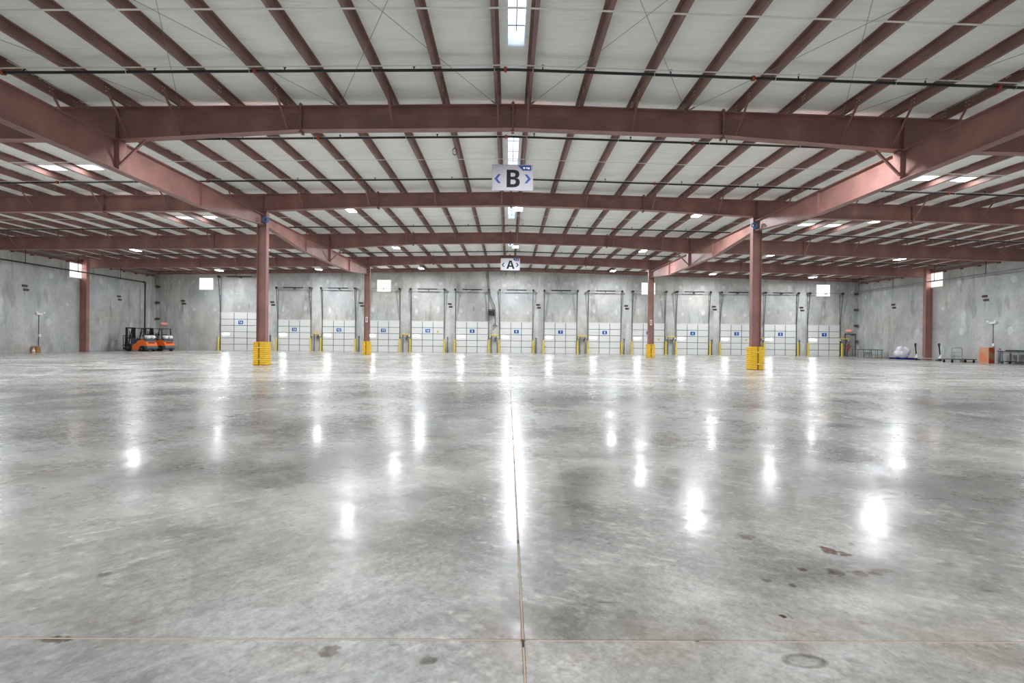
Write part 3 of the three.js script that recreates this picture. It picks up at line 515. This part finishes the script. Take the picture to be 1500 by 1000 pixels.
// ---------------------------------------------------------------- yellow posts, dock stations, conduits, brackets
{
  let post = null, post14;
  for (let n = 14; n >= 1; n--) for (const q of [-1, 1]) {
    if (n === 14 && q === 1) continue;
    const cx = n === 14 ? -25.08 : 29.75 - DOORP * (n - 1), x = cx + q * (n === 14 ? 1.95 : 1.6), label = `yellow steel guard post at the ${q < 0 ? 'left' : 'right'} edge of dock door ${WORD[n]}`;
    if (!post) { post = thing('guard_post', label, 'post', [x, 0, -43.2]); mesh('post', [cyl(0.075, 1.2, 0, 0.6, 0, 12), new THREE.SphereGeometry(0.075, 12, 4, 0, Math.PI * 2, 0, Math.PI / 2).scale(1, 0.5, 1).translate(0, 1.2, 0)], M.yellowPost, post); mesh('base_plate', box(0.24, 0.015, 0.24, 0, 0.0075, 0), M.yellowPost, post); }
    else dup(post, [x, 0, -43.2], label);
  }
  let st = null;
  for (const n of [12, 10, 8, 6, 4, 2, 0]) {
    const x = n ? 29.75 - DOORP * (n - 0.5) : 31.62, label = n ? `yellow topped dock control station on the pier between doors ${WORD[n + 1]} and ${WORD[n]}` : 'yellow topped dock control station right of door one';
    if (!st) {
      st = thing('dock_station', label, 'control station', [x, 0, ZW + 0.02]);
      mesh('top_bar', rbox(0.92, 0.1, 0.12, 0.03, 0, 1.66, 0.2), M.yellowPost, st); for (const q of [-1, 1]) mesh('bracket', [box(0.06, 0.06, 0.2, q * 0.4, 1.64, 0.1)], M.yellowPost, st);
      for (const q of [-1, 1]) mesh('end_light', new THREE.SphereGeometry(0.065, 8, 6).translate(q * 0.38, 1.52, 0.2), M.white, st);
      mesh('lever', rod(V(0.12, 1.18, 0.14), V(0.24, 1.56, 0.24), 0.03, 6), M.black, st);
      mesh('control_box', rbox(0.26, 0.36, 0.12, 0.012, 0.12, 1.28, 0.06), M.grey, st); mesh('conduit', rod(V(-0.22, 0, 0.05), V(-0.22, 1.62, 0.05), 0.03, 6), M.darkGrey, st); mesh('drain_pipe', rod(V(0.3, 0, 0.06), V(0.3, 1.1, 0.06), 0.035, 6), M.grey, st);
    } else dup(st, [x, 0, ZW + 0.02], label);
  }
  let cd = null;
  for (const n of [13, 11, 9, 7, 5, 3, 1]) {
    const x = 29.75 - DOORP * (n - 0.5) - 0.2, label = `short dark conduit stub on the pier between doors ${WORD[n + 1]} and ${WORD[n]}`;
    if (!cd) { cd = thing('conduit_stub', label, 'conduit', [x, 0, ZW]); mesh('conduit', rod(V(0, 0, 0.04), V(0, 1.42, 0.04), 0.035, 6), M.darkGrey, cd); mesh('cap', box(0.1, 0.1, 0.08, 0, 1.42, 0.04), M.darkGrey, cd); }
    else dup(cd, [x, 0, ZW], label);
  }
  // pairs of steel brackets bolted across the wall joints
  let br = null;
  const bracket = (pos, turn, label) => {
    if (!br) { br = thing('joint_bracket', label, 'bracket', pos, turn); mesh('upper_plate', [box(0.36, 0.16, 0.02, -0.04, 0.17, 0.012), box(0.36, 0.02, 0.11, -0.04, 0.2, 0.055)], M.bronze, br); mesh('lower_plate', [box(0.36, 0.16, 0.02, 0.05, -0.1, 0.012), box(0.36, 0.02, 0.11, 0.05, -0.06, 0.055)], M.bronze, br); }
    else dup(br, pos, label, turn);
  };
  for (const n of [13, 11, 9, 7, 5, 3, 1]) bracket([29.75 - DOORP * (n - 0.5), 4.4, ZW], 0, `dark steel bracket pair across the wall joint between doors ${WORD[n + 1]} and ${WORD[n]}`);
  bracket([-30.47, 4.43, ZW], 0, 'dark steel bracket pair across the wall joint left of door fourteen');
  for (const s of [-1, 1]) for (const [z, w] of [[-31.75, 'before the wall column'], [-39.37, 'beyond the wall column']]) bracket([s * HALF, 4.42, z], -s * Math.PI / 2, `dark steel bracket pair across the ${s < 0 ? 'left' : 'right'} side wall joint ${w}`);
  let cb = null;
  for (const s of [-1, 1]) [5.89, 4.4, 2.9, 1.42].forEach((y, i) => {
    const label = `dark corner bracket, ${['topmost', 'second from the top', 'third from the top', 'lowest'][i]} in the ${s < 0 ? 'left' : 'right'} back corner`;
    if (!cb) { cb = thing('corner_bracket', label, 'bracket', [s * 32.82, y, ZW]); mesh('plate', [box(0.34, 0.2, 0.03, 0, 0, 0.02)], M.bronze, cb); mesh('gusset', box(0.06, 0.2, 0.28, 0, 0, 0.15), M.bronze, cb); }
    else dup(cb, [s * 32.82, y, ZW], label);
  });
}

// ---------------------------------------------------------------- hanging letter signs
function letterSign(ch, z, y, sizeNote) {
  const t = thing('letter_sign', `white hanging sign with a black letter ${ch} between blue arrows, ${sizeNote}`, 'sign', [0.03, y, z]), w = 1.42, h = 0.9;
  mesh('board', rbox(w, h, 0.02, 0.005), ch === 'B' ? M.signShaded : M.signWhite, t);  // B board: white darkened in its colour, standing in for backlit shade
  mesh('letter', txt(ch, 0.61, 0.004).scale(1.08, 1, 1).translate(0.02, -0.03, 0.0105), M.ink, t);
  for (const s of [-1, 1]) mesh('arrow', prism([[0.0, 0], [0.13, 0.155], [0.22, 0.155], [0.1, 0], [0.22, -0.155], [0.13, -0.155]].map(([x, yy]) => [s * (x - 0.63), yy - 0.04]).reverse(), 0.005, 0.0125), M.signBlue, t);
  const f = mesh('blue_corner', prism([[0.18, 0.425], [0.64, 0.425], [0.64, 0.245], [0.35, 0.245]].reverse(), 0.005, 0.0125), M.signBlue, t);
  mesh('emblem', [prism([[0.36, 0.335], [0.395, 0.37], [0.43, 0.335], [0.395, 0.3]].reverse(), 0.003, 0.0165), box(0.14, 0.026, 0.003, 0.52, 0.337, 0.0165), box(0.06, 0.016, 0.003, 0.55, 0.302, 0.0165)], M.digit, f);
  for (const s of [-1, 1]) mesh('hanger_wire', rod(V(s * 0.44, 0.44, 0), V(s * 0.42, rafterY(0) - y + 0.02, 0), 0.004, 4), M.cable, t);
}
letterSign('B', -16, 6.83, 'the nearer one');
letterSign('A', -34.2, 6.83, 'the farther one');

// ---------------------------------------------------------------- loops of cord up at the steel
{
  const t = thing('cable_coil', 'black cable coil hung on a purlin above and left of the letter B sign', 'cable coil', [-1.93, 7.55, -15.62]);
  mesh('coil', [0, 1, 2].map(i => new THREE.TorusGeometry(0.1, 0.009, 5, 20).scale(0.8, 1.15, 1).rotateY(0.15 * (i - 1)).translate(0, 0, 0.01 * i)), M.black, t); mesh('hook', rod(V(0, 0.11, 0.01), V(0.02, 0.2, 0.01), 0.008, 5), M.black, t);
  for (const s of [-1, 1]) {
    const b = thing('blue_strap_loop', `blue coiled strap tied to the top of the near ${s < 0 ? 'left' : 'right'} column`, 'strap', [s * 10.73, 6.4, frameZ(2) + 0.3]);
    mesh('loop', [0, 1, 2].map(i => new THREE.TorusGeometry(0.1 + 0.012 * i, 0.018, 5, 16).rotateY(0.5 * (i - 1)).translate(0.02 * i, -0.02 * i, 0.03 * i)), M.hoseBlue, b); mesh('tail', rod(V(0.05, -0.1, 0.03), V(0.02, -0.26, 0.03), 0.012, 5), M.hoseBlue, b);
  }
  const l = tag(mesh('cord_loop', hose([V(-11.15, 6.55, -20.35), V(-11.26, 6.5, -20.33), V(-11.29, 6.38, -20.33), V(-11.25, 6.27, -20.33), V(-11.15, 6.22, -20.35)], 0.014, 24), M.black), 'black cord loop at the top of the near left column', 'cord');
}

// ---------------------------------------------------------------- black box with cables between doors 9 and 8
{
  const t = thing('wall_box', 'black box fixed high on the pier between doors nine and eight', 'box', [-1.66, 3.8, ZW]);
  mesh('case', rbox(0.56, 0.58, 0.3, 0.02, 0, 0, 0.2), M.black, t); mesh('grille', [0, 1, 2, 3, 4].map(i => box(0.46, 0.02, 0.02, 0, -0.2 + 0.08 * i, 0.355)), M.darkGrey, t); mesh('label_strip', box(0.42, 0.05, 0.01, 0, 0.2, 0.352), M.grey, t); mesh('mount', box(0.3, 0.2, 0.08, 0, 0, 0.04), M.darkGrey, t);
  const c = thing('power_cable', 'dark blue cables dropping from the roof past the black box', 'cable');
  mesh('cable', [hose([V(-2.0, 7.7, -43.3), V(-1.93, 6.6, -43.36), V(-1.7, 5.2, -43.4), V(-1.33, 4.3, -43.4), V(-1.3, 3.2, -43.4), V(-1.25, 2.7, -43.4)], 0.024, 40), hose([V(-2.12, 7.7, -43.3), V(-2.03, 6.4, -43.36), V(-1.85, 5.2, -43.4), V(-1.5, 4.2, -43.42), V(-1.45, 4.05, -43.42)], 0.018, 30)], std(0x1e2c44, 0.5), c);
  mesh('loop', [new THREE.TorusGeometry(0.11, 0.02, 5, 16).translate(-1.3, 2.66, -43.38), new THREE.TorusGeometry(0.14, 0.016, 5, 16).scale(0.8, 1.5, 1).translate(-1.48, 2.42, -43.39)], std(0x1e2c44, 0.5), c); mesh('plug_box', box(0.14, 0.26, 0.08, -1.15, 2.72, -43.43), M.white, c);
}

// ---------------------------------------------------------------- forklifts
function wheel(r, w) { return new THREE.LatheGeometry([[0, -w / 2], [r * 0.55, -w / 2], [r * 0.6, -w / 2 + 0.02], [r * 0.9, -w / 2], [r, -w / 2 + 0.04], [r, w / 2 - 0.04], [r * 0.9, w / 2], [r * 0.6, w / 2 - 0.02], [r * 0.55, w / 2], [0, w / 2]].map(p => new THREE.Vector2(...p)), 18).rotateX(Math.PI / 2); }
function forklift(pos, turn, label) {                // faces -x; origin under the rear axle; axles along z
  const t = thing('forklift', label, 'forklift', pos, turn), Wd = 0.9;
  const ex = (pts, d, z = 0, b = 0.03) => { const s = new THREE.Shape(); pts.forEach(([x, y], i) => i ? s.lineTo(x, y) : s.moveTo(x, y)); return new THREE.ExtrudeGeometry(s, { depth: d - 2 * b, bevelEnabled: true, bevelSize: b, bevelThickness: b, bevelSegments: 2 }).translate(0, 0, z - d / 2 + b); };
  mesh('body', ex([[-1.62, 0.14], [-1.62, 0.36], [-1.2, 0.42], [-0.75, 0.6], [-0.5, 0.86], [-0.05, 0.98], [0.2, 0.86], [0.36, 0.62], [0.4, 0.42], [0.28, 0.3], [-0.3, 0.24], [-0.5, 0.14]], Wd), M.orange, t);
  mesh('counterweight', ex([[0.02, 0.2], [0.05, 0.44], [0.42, 0.42], [0.46, 0.28], [0.36, 0.16]], Wd + 0.02, 0, 0.04), M.forkGrey, t);
  mesh('vent_panel', box(0.02, 0.1, 0.6, 0.36, 0.7, 0), M.black, t); mesh('hitch', rbox(0.1, 0.12, 0.22, 0.02, 0.44, 0.24, 0), M.black, t);
  mesh('deck', ex([[-1.7, 0.36], [-1.66, 0.6], [-1.15, 0.62], [-0.9, 0.44], [-1.2, 0.4]], Wd - 0.06), M.forkGrey, t);
  mesh('hood', ex([[-0.75, 0.62], [-0.72, 0.82], [-0.1, 0.96], [-0.05, 0.8]], 0.7), M.darkGrey, t);
  mesh('seat', [rbox(0.46, 0.12, 0.48, 0.04, -0.5, 0.96, 0), rbox(0.12, 0.46, 0.46, 0.04, -0.24, 1.2, 0).rotateZ(-0.04)], M.black, t);
  mesh('dashboard', rbox(0.2, 0.42, 0.7, 0.04, -1.25, 0.84, 0), M.darkGrey, t);
  const sw = new THREE.TorusGeometry(0.15, 0.016, 6, 18).rotateY(Math.PI / 2).rotateZ(0.6).translate(-1.02, 1.14, 0); mesh('steering_wheel', [sw, rod(V(-1.2, 0.98, 0), V(-1.02, 1.14, 0), 0.02)], M.black, t);
  for (const s of [-1, 1]) { mesh('guard_post', [bar(V(-1.48, 0.6, s * 0.42), V(-1.15, 1.9, s * 0.4), 0.06, 0.06), bar(V(0.08, 0.9, s * 0.42), V(-0.02, 1.9, s * 0.4), 0.06, 0.06)], M.black, t); }
  mesh('overhead_guard', [box(1.2, 0.05, 0.05, -0.58, 1.9, 0.42), box(1.2, 0.05, 0.05, -0.58, 1.9, -0.42), ...[0, 1, 2, 3, 4, 5, 6].map(i => box(0.05, 0.03, 0.84, -1.14 + 0.185 * i, 1.91, 0))], M.black, t);
  const mast = mesh('mast', [-1, 1].flatMap(s => [box(0.12, 1.86, 0.07, -1.82, 1.03, s * 0.34), box(0.1, 1.8, 0.05, -1.86, 1.02, s * 0.24)]).concat([box(0.08, 0.1, 0.7, -1.82, 1.93, 0), box(0.08, 0.1, 0.7, -1.8, 1.1, 0), box(0.08, 0.1, 0.66, -1.8, 0.3, 0), rod(V(-1.8, 0.2, 0.12), V(-1.8, 1.7, 0.12), 0.03), rod(V(-1.8, 0.2, -0.12), V(-1.8, 1.7, -0.12), 0.03)]), M.black, t);
  mesh('load_backrest', [box(0.04, 0.05, 1.0, -1.96, 1.3, 0), box(0.04, 0.08, 1.0, -1.96, 0.5, 0), ...[-3, -2, -1, 0, 1, 2, 3].map(i => box(0.03, 1.1, 0.03, -1.96, 0.75, i * 0.16)), box(0.06, 0.12, 1.0, -1.96, 0.22, 0)], M.black, mast);
  for (const s of [-1, 1]) mesh('fork', [box(1.0, 0.04, 0.12, -2.48, 0.08, s * 0.25), box(0.05, 0.5, 0.12, -1.99, 0.31, s * 0.25)], M.darkGrey, t);
  for (const s of [-1, 1]) { for (const [x, r] of [[-1.4, 0.3], [0, 0.235]]) { const w = mesh('wheel', wheel(r, 0.2).translate(x, r, s * (Wd / 2 + 0.02)), M.rubber, t); mesh('hub', cyl(r * 0.42, 0.02).rotateX(Math.PI / 2).translate(x, r, s * (Wd / 2 + 0.125)), M.darkGrey, w); } }
  for (const s of [-1, 1]) mesh('gas_tank', new THREE.CapsuleGeometry(0.165, 0.3, 5, 14).rotateZ(Math.PI / 2).translate(0.12, 1.17, s * 0.2), M.tank, t);
  mesh('tank_cradle', [rbox(0.34, 0.06, 0.9, 0.02, 0.14, 0.98, 0), box(0.03, 0.3, 0.04, 0.0, 1.1, 0.27), box(0.03, 0.3, 0.04, 0.0, 1.1, -0.27), rbox(0.32, 0.16, 0.86, 0.04, 0.16, 0.88, 0)], M.forkGrey, t);
  mesh('lamp', [box(0.06, 0.08, 0.12, -1.3, 1.72, 0.4), box(0.06, 0.08, 0.12, -1.3, 1.72, -0.4)], M.white, t);
  return t;
}
forklift([-29.95, 0, -38.6], -0.22, 'orange forklift with white gas tanks, the nearer one with its side in view');
forklift([-29.55, 0, -40.05], -0.22, 'orange forklift partly hidden behind the nearer forklift');

// ---------------------------------------------------------------- exit signs, man door, wall devices
for (const s of [-1, 1]) {
  const t = thing('exit_sign', `red lit EXIT sign on the dock wall ${s < 0 ? 'above the forklifts' : 'over the grey personnel door'}`, 'exit sign', [s < 0 ? -32.2 : 32.17, 2.44, ZW]);
  mesh('case', rbox(0.44, 0.28, 0.06, 0.01, 0, 0, 0.05), M.white, t); mesh('letters', txt('EXIT', 0.13, 0.006).translate(0, 0, 0.082), M.exitGlow, t); mesh('red_border', [box(0.42, 0.02, 0.006, 0, 0.12, 0.082), box(0.42, 0.02, 0.006, 0, -0.12, 0.082)], M.red, t);
  for (const q of [-1, 1]) mesh('emergency_head', new THREE.SphereGeometry(0.06, 8, 6).translate(q * 0.3, 0.02, 0.08), M.white, t);
}
{
  const d = struct('door_15', 'grey steel personnel door in the right back corner'); d.position.set(32.3, 0, ZW);
  mesh('leaf', rbox(0.9, 2.05, 0.045, 0.006, 0, 1.03, 0.03), M.manDoor, d); mesh('door_frame', [box(0.06, 2.13, 0.07, -0.48, 1.065, 0.035), box(0.06, 2.13, 0.07, 0.48, 1.065, 0.035), box(1.02, 0.07, 0.07, 0, 2.12, 0.035)], M.darkGrey, d);
  mesh('push_bar', rod(V(-0.36, 1.0, 0.1), V(0.36, 1.0, 0.1), 0.025), M.galv, d); mesh('closer', box(0.3, 0.06, 0.08, 0.2, 2.02, 0.09), M.darkGrey, d);
  const e = thing('fire_extinguisher', 'red fire extinguisher at the foot of the pier right of door one', 'extinguisher', [31.85, 0.55, ZW + 0.42]);
  mesh('cylinder', [cyl(0.085, 0.44, 0, 0.22, 0, 14), new THREE.SphereGeometry(0.085, 14, 6, 0, Math.PI * 2, 0, Math.PI / 2).translate(0, 0.44, 0)], M.red, e); mesh('valve', [cyl(0.025, 0.08, 0, 0.56, 0, 8), box(0.03, 0.03, 0.16, 0, 0.6, 0.04)], M.black, e); mesh('hose', hose([V(0.02, 0.58, 0.05), V(0.12, 0.5, 0.06), V(0.11, 0.25, 0.06)], 0.014, 14), M.black, e); mesh('stand', [cyl(0.02, 0.55, 0, -0.275, -0.1, 6), box(0.3, 0.03, 0.3, 0, -0.535, -0.05), box(0.04, 1.0, 0.03, 0, 0.0, -0.1)], M.black, e);
  for (const s of [-1, 1]) {
    const z = s < 0 ? -32.66 : -31.2, t = thing('emergency_light', `white twin-head emergency light on the ${s < 0 ? 'left' : 'right'} side wall above a thin conduit`, 'emergency light', [s * HALF, 0, z], -s * Math.PI / 2);
    mesh('battery_case', rbox(0.42, 0.16, 0.1, 0.02, 0, 2.72, 0.06), M.white, t); for (const q of [-1, 1]) mesh('lamp_head', new THREE.ConeGeometry(0.075, 0.1, 10).rotateX(-Math.PI / 2).translate(q * 0.24, 2.82, 0.12), M.white, t);
    mesh('conduit', rod(V(0, 0.3, 0.025), V(0, 2.66, 0.025), 0.018, 6), M.darkGrey, t); mesh('outlet_box', rbox(0.14, 0.2, 0.08, 0.01, 0.05, 1.22, 0.04), M.white, t);
  }
}
// ---------------------------------------------------------------- left wall: small boxes on the floor
{
  const b = thing('cardboard_box', 'small brown cardboard box on the floor by the left wall', 'box', [-32.75, 0, -32.25], 0.15);
  mesh('carton', rbox(0.36, 0.46, 0.3, 0.006, 0, 0.23, 0), M.card, b); mesh('flap', [bar(V(-0.18, 0.46, -0.15), V(-0.26, 0.52, -0.15), 0.004, 0.004), box(0.36, 0.004, 0.14, 0, 0.463, 0.07)], M.card, b);
  const c = thing('traffic_cone', 'small faded orange cone beside the cardboard box by the left wall', 'cone', [-32.55, 0, -31.9]);
  mesh('base', rbox(0.26, 0.03, 0.26, 0.01, 0, 0.015, 0), std(0xd98a68, 0.7), c); mesh('cone', new THREE.CylinderGeometry(0.03, 0.1, 0.38, 14).translate(0, 0.21, 0), std(0xe0a284, 0.7), c); mesh('white_collar', new THREE.CylinderGeometry(0.062, 0.085, 0.12, 14).translate(0, 0.2, 0), M.white, c);
}

// ---------------------------------------------------------------- right wall: tables, pallets, jacks, carts, boxes
function table(pos, turn, label, L, W, H, top) {
  const t = thing('work_table', label, 'table', pos, turn);
  mesh('table_top', rbox(L, 0.05, W, 0.012, 0, H - 0.025, 0), top, t);
  for (const x of [-1, 1]) for (const z of [-1, 1]) mesh('leg', rod(V(x * (L / 2 - 0.08), 0, z * (W / 2 - 0.06)), V(x * (L / 2 - 0.08), H - 0.05, z * (W / 2 - 0.06)), 0.02, 6), M.darkGrey, t);
  for (const x of [-1, 1]) mesh('stretcher', rod(V(x * (L / 2 - 0.08), 0.25, -W / 2 + 0.06), V(x * (L / 2 - 0.08), 0.25, W / 2 - 0.06), 0.014, 6), M.darkGrey, t);
  return t;
}
table([30.72, 0, -39.6], 0.02, 'long dark folding table by the right wall near the personnel door', 1.85, 0.75, 0.74, M.darkGrey);
table([32.1, 0, -40.5], Math.PI / 2, 'short dark folding table behind the end of the longer one', 1.5, 0.7, 0.72, M.black);
{
  const st = thing('stool', 'small dark stool under the long folding table', 'stool', [31.1, 0, -39.75]);
  mesh('seat', rbox(0.42, 0.05, 0.36, 0.015, 0, 0.42, 0), M.black, st); for (const x of [-1, 1]) for (const z of [-1, 1]) mesh('leg', rod(V(x * 0.2, 0, z * 0.16), V(x * 0.17, 0.4, z * 0.14), 0.014, 5), M.black, st);
  function pallet(pos, turn, label, m, L, W) {
    const t = thing('pallet', label, 'pallet', pos, turn);
    for (let i = 0; i < 7; i++) mesh('deck_board', rbox(0.1, 0.022, W, 0.004, -L / 2 + 0.05 + (L - 0.1) * i / 6, 0.129, 0), m, t);
    for (const z of [-1, 0, 1]) mesh('stringer', box(L, 0.09, 0.045, 0, 0.072, z * (W / 2 - 0.03)), m, t);
    for (const x of [-1, 0, 1]) mesh('bottom_board', box(0.1, 0.022, W, x * (L / 2 - 0.05), 0.0135, 0), m, t);
    return t;
  }
  pallet([31.5, 0, -36.75], 0.08, 'blue pallet under the plastic wrapped bundle by the right wall', M.palletBlue, 1.25, 1.0);
  pallet([31.75, 0, -35.95], 0.0, 'small blue pallet beside the foot of the right wall column', M.palletBlue, 0.7, 0.45);
  const bg = thing('wrapped_bundle', 'heap of clear plastic wrapped bags on the blue pallet', 'bundle', [31.5, 0.141, -36.75]);
  const lump = (rx, ry, rz, x, y, z, sd) => { const g = new THREE.IcosahedronGeometry(1, 4), p = g.attributes.position; for (let i = 0; i < p.count; i++) { const a = p.getX(i), b = p.getY(i), c = p.getZ(i), k = 0.82 + 0.34 * fbm(a * 2.2 + sd, b * 2.2 + c * 1.7 + sd, 3); p.setXYZ(i, x + a * rx * k, Math.max(0.0, y + b * ry * k), z + c * rz * k); } g.computeVertexNormals(); return g; };
  mesh('bag', lump(0.52, 0.42, 0.42, -0.05, 0.3, 0, 3), M.wrap, bg); mesh('bag', lump(0.3, 0.36, 0.3, 0.3, 0.5, 0.02, 9), M.wrap, bg); mesh('bag', lump(0.24, 0.3, 0.26, -0.2, 0.62, 0.05, 14), M.wrap, bg);
  for (const [x, z, L, n, lb] of [[31.2, -38.1, 2.4, 3, 'flat stack of brown boards on the floor between folding tables and blue pallet'], [32.1, -31.9, 1.5, 2, 'low brown boards on the floor beside the platform cart']]) {
    const t = thing('board_stack', lb, 'boards', [x, 0, z], 0.35); for (let i = 0; i < n; i++) mesh('board', rbox(L, 0.03, 0.14, 0.004, 0.03 * i, 0.015, (i - 1) * 0.17), M.wood, t);
  }
  function palletJack(pos, turn, label) {
    const t = thing('pallet_jack', label, 'pallet jack', pos, turn);
    for (const s of [-1, 1]) { const f = mesh('fork', [rbox(1.05, 0.05, 0.15, 0.01, 0.62, 0.16, s * 0.19), box(0.1, 0.05, 0.15, 1.18, 0.13, s * 0.19)], M.galv, t); mesh('load_wheel', cyl(0.04, 0.09, 0, 0, 0, 10).rotateX(Math.PI / 2).translate(1.1, 0.04, s * 0.19), M.rubber, f); }
    mesh('frame', prism([[-0.06, 0.1], [-0.06, 0.42], [0.1, 0.42], [0.34, 0.14]], 0.44), M.galv, t);
    mesh('pump', [cyl(0.06, 0.3, -0.08, 0.32, 0, 10), rbox(0.2, 0.12, 0.22, 0.02, -0.08, 0.22, 0)], M.white, t);
    for (const s of [-1, 1]) mesh('steer_wheel', cyl(0.09, 0.06, 0, 0, 0, 12).rotateX(Math.PI / 2).translate(-0.1, 0.09, s * 0.08), M.rubber, t);
    const h = mesh('handle', rod(V(-0.1, 0.38, 0), V(-0.16, 1.08, 0), 0.042, 8), M.black, t); mesh('grip', new THREE.TorusGeometry(0.16, 0.028, 6, 16).scale(1, 0.75, 1.3).rotateY(Math.PI / 2).translate(-0.165, 1.17, 0), M.black, h);
    return t;
  }
  palletJack([31.15, 0, -34.9], -0.5, 'pallet jack standing just left of the right wall column');
  palletJack([31.75, 0, -33.6], -0.5, 'pallet jack standing just right of the right wall column');
  const c = thing('platform_cart', 'low platform cart with a tubular push handle by the right wall', 'cart', [30.1, 0, -31.1], 0.02);
  mesh('platform', rbox(1.75, 0.05, 0.75, 0.012, 0.45, 0.22, 0), M.darkGrey, c);
  mesh('push_handle', hose([V(-0.36, 0.24, 0.3), V(-0.36, 0.7, 0.3), V(-0.36, 0.92, 0.3), V(-0.3, 0.98, 0.3), V(0.0, 1.0, 0.3), V(0.3, 0.98, 0.3), V(0.36, 0.92, 0.3), V(0.36, 0.7, 0.3), V(0.36, 0.24, 0.3)].map(v => v), 0.02, 40), M.grey, c);
  for (const y of [0.42, 0.7]) mesh('cross_rail', rod(V(-0.36, y, 0.3), V(0.36, y, 0.3), 0.012, 5), M.grey, c);
  for (const x of [-0.3, 1.2]) for (const z of [-0.28, 0.28]) mesh('caster', [cyl(0.075, 0.04, 0, 0, 0, 12).rotateX(Math.PI / 2).translate(x, 0.075, z), box(0.05, 0.1, 0.07, x, 0.15, z)], M.rubber, c);
  const bx = thing('tall_carton', 'tall red and tan printed carton standing beside the right wall', 'carton', [31.62, 0, -30.3], 0.3);
  mesh('carton', rbox(0.62, 1.05, 0.5, 0.008, 0, 0.525, 0), std(new THREE.Color(0.55, 0.28, 0.16), 0.8), bx);
  const face = (pts, m) => mesh('printed_panel', prism(pts, 0.004, 0.252).rotateY(-Math.PI / 2).translate(-0.06, 0, 0), m, bx);
  face([[-0.2, 0.1], [-0.2, 0.75], [0.06, 0.55], [0.22, 0.15]].reverse(), M.orangeCard); mesh('red_side', box(0.6, 1.03, 0.004, 0, 0.525, 0.252), M.redCard, bx); mesh('tan_stripe', prism([[-0.29, 0.35], [-0.29, 0.8], [0.29, 0.6], [0.29, 0.2]].reverse(), 0.004, 0.256), M.card, bx);
  const f = thing('gas_cylinder', 'thin grey cylinder tank standing behind the red carton', 'cylinder', [32.55, 0, -30.35]); mesh('cylinder', [cyl(0.1, 0.78, 0, 0.41, 0, 12), new THREE.SphereGeometry(0.1, 12, 6, 0, Math.PI * 2, 0, Math.PI / 2).translate(0, 0.8, 0)], M.grey, f); mesh('valve', [cyl(0.03, 0.1, 0, 0.93, 0, 8), box(0.12, 0.025, 0.03, 0, 0.97, 0)], M.red, f);
  const w = thing('rolling_bench', 'grey rolling workbench with a dark top at the right edge of the picture', 'workbench', [32.45, 0, -28.9], Math.PI / 2 + 0.12);
  mesh('bench_top', rbox(2.2, 0.06, 0.8, 0.012, 0, 0.8, 0), M.darkGrey, w); mesh('lower_shelf', rbox(1.9, 0.05, 0.7, 0.01, 0, 0.15, 0), M.black, w);
  for (const x of [-0.88, 0, 0.88]) for (const z of [-0.32, 0.32]) mesh('leg', box(0.06, 0.66, 0.06, x, 0.46, z), M.grey, w); for (const x of [-0.88, 0.88]) for (const z of [-0.3, 0.3]) mesh('caster', cyl(0.06, 0.05, 0, 0, 0, 10).rotateX(Math.PI / 2).translate(x, 0.062, z), M.rubber, w);
  mesh('front_rail', [box(1.8, 0.06, 0.03, 0, 0.72, 0.33), box(1.8, 0.06, 0.03, 0, 0.72, -0.33)], M.grey, w);
  const tr = thing('tool_tray', 'flat dark tray lying on the rolling workbench', 'tray', [32.4, 0.83, -29.2], Math.PI / 2); mesh('tray', [rbox(0.9, 0.03, 0.5, 0.01, 0, 0.015, 0), box(0.9, 0.05, 0.02, 0, 0.045, 0.24), box(0.9, 0.05, 0.02, 0, 0.045, -0.24)], M.black, tr); mesh('handle', rod(V(0.4, 0.06, -0.1), V(0.4, 0.06, 0.1), 0.012), M.grey, tr);
}

renderer.render(scene, camera);
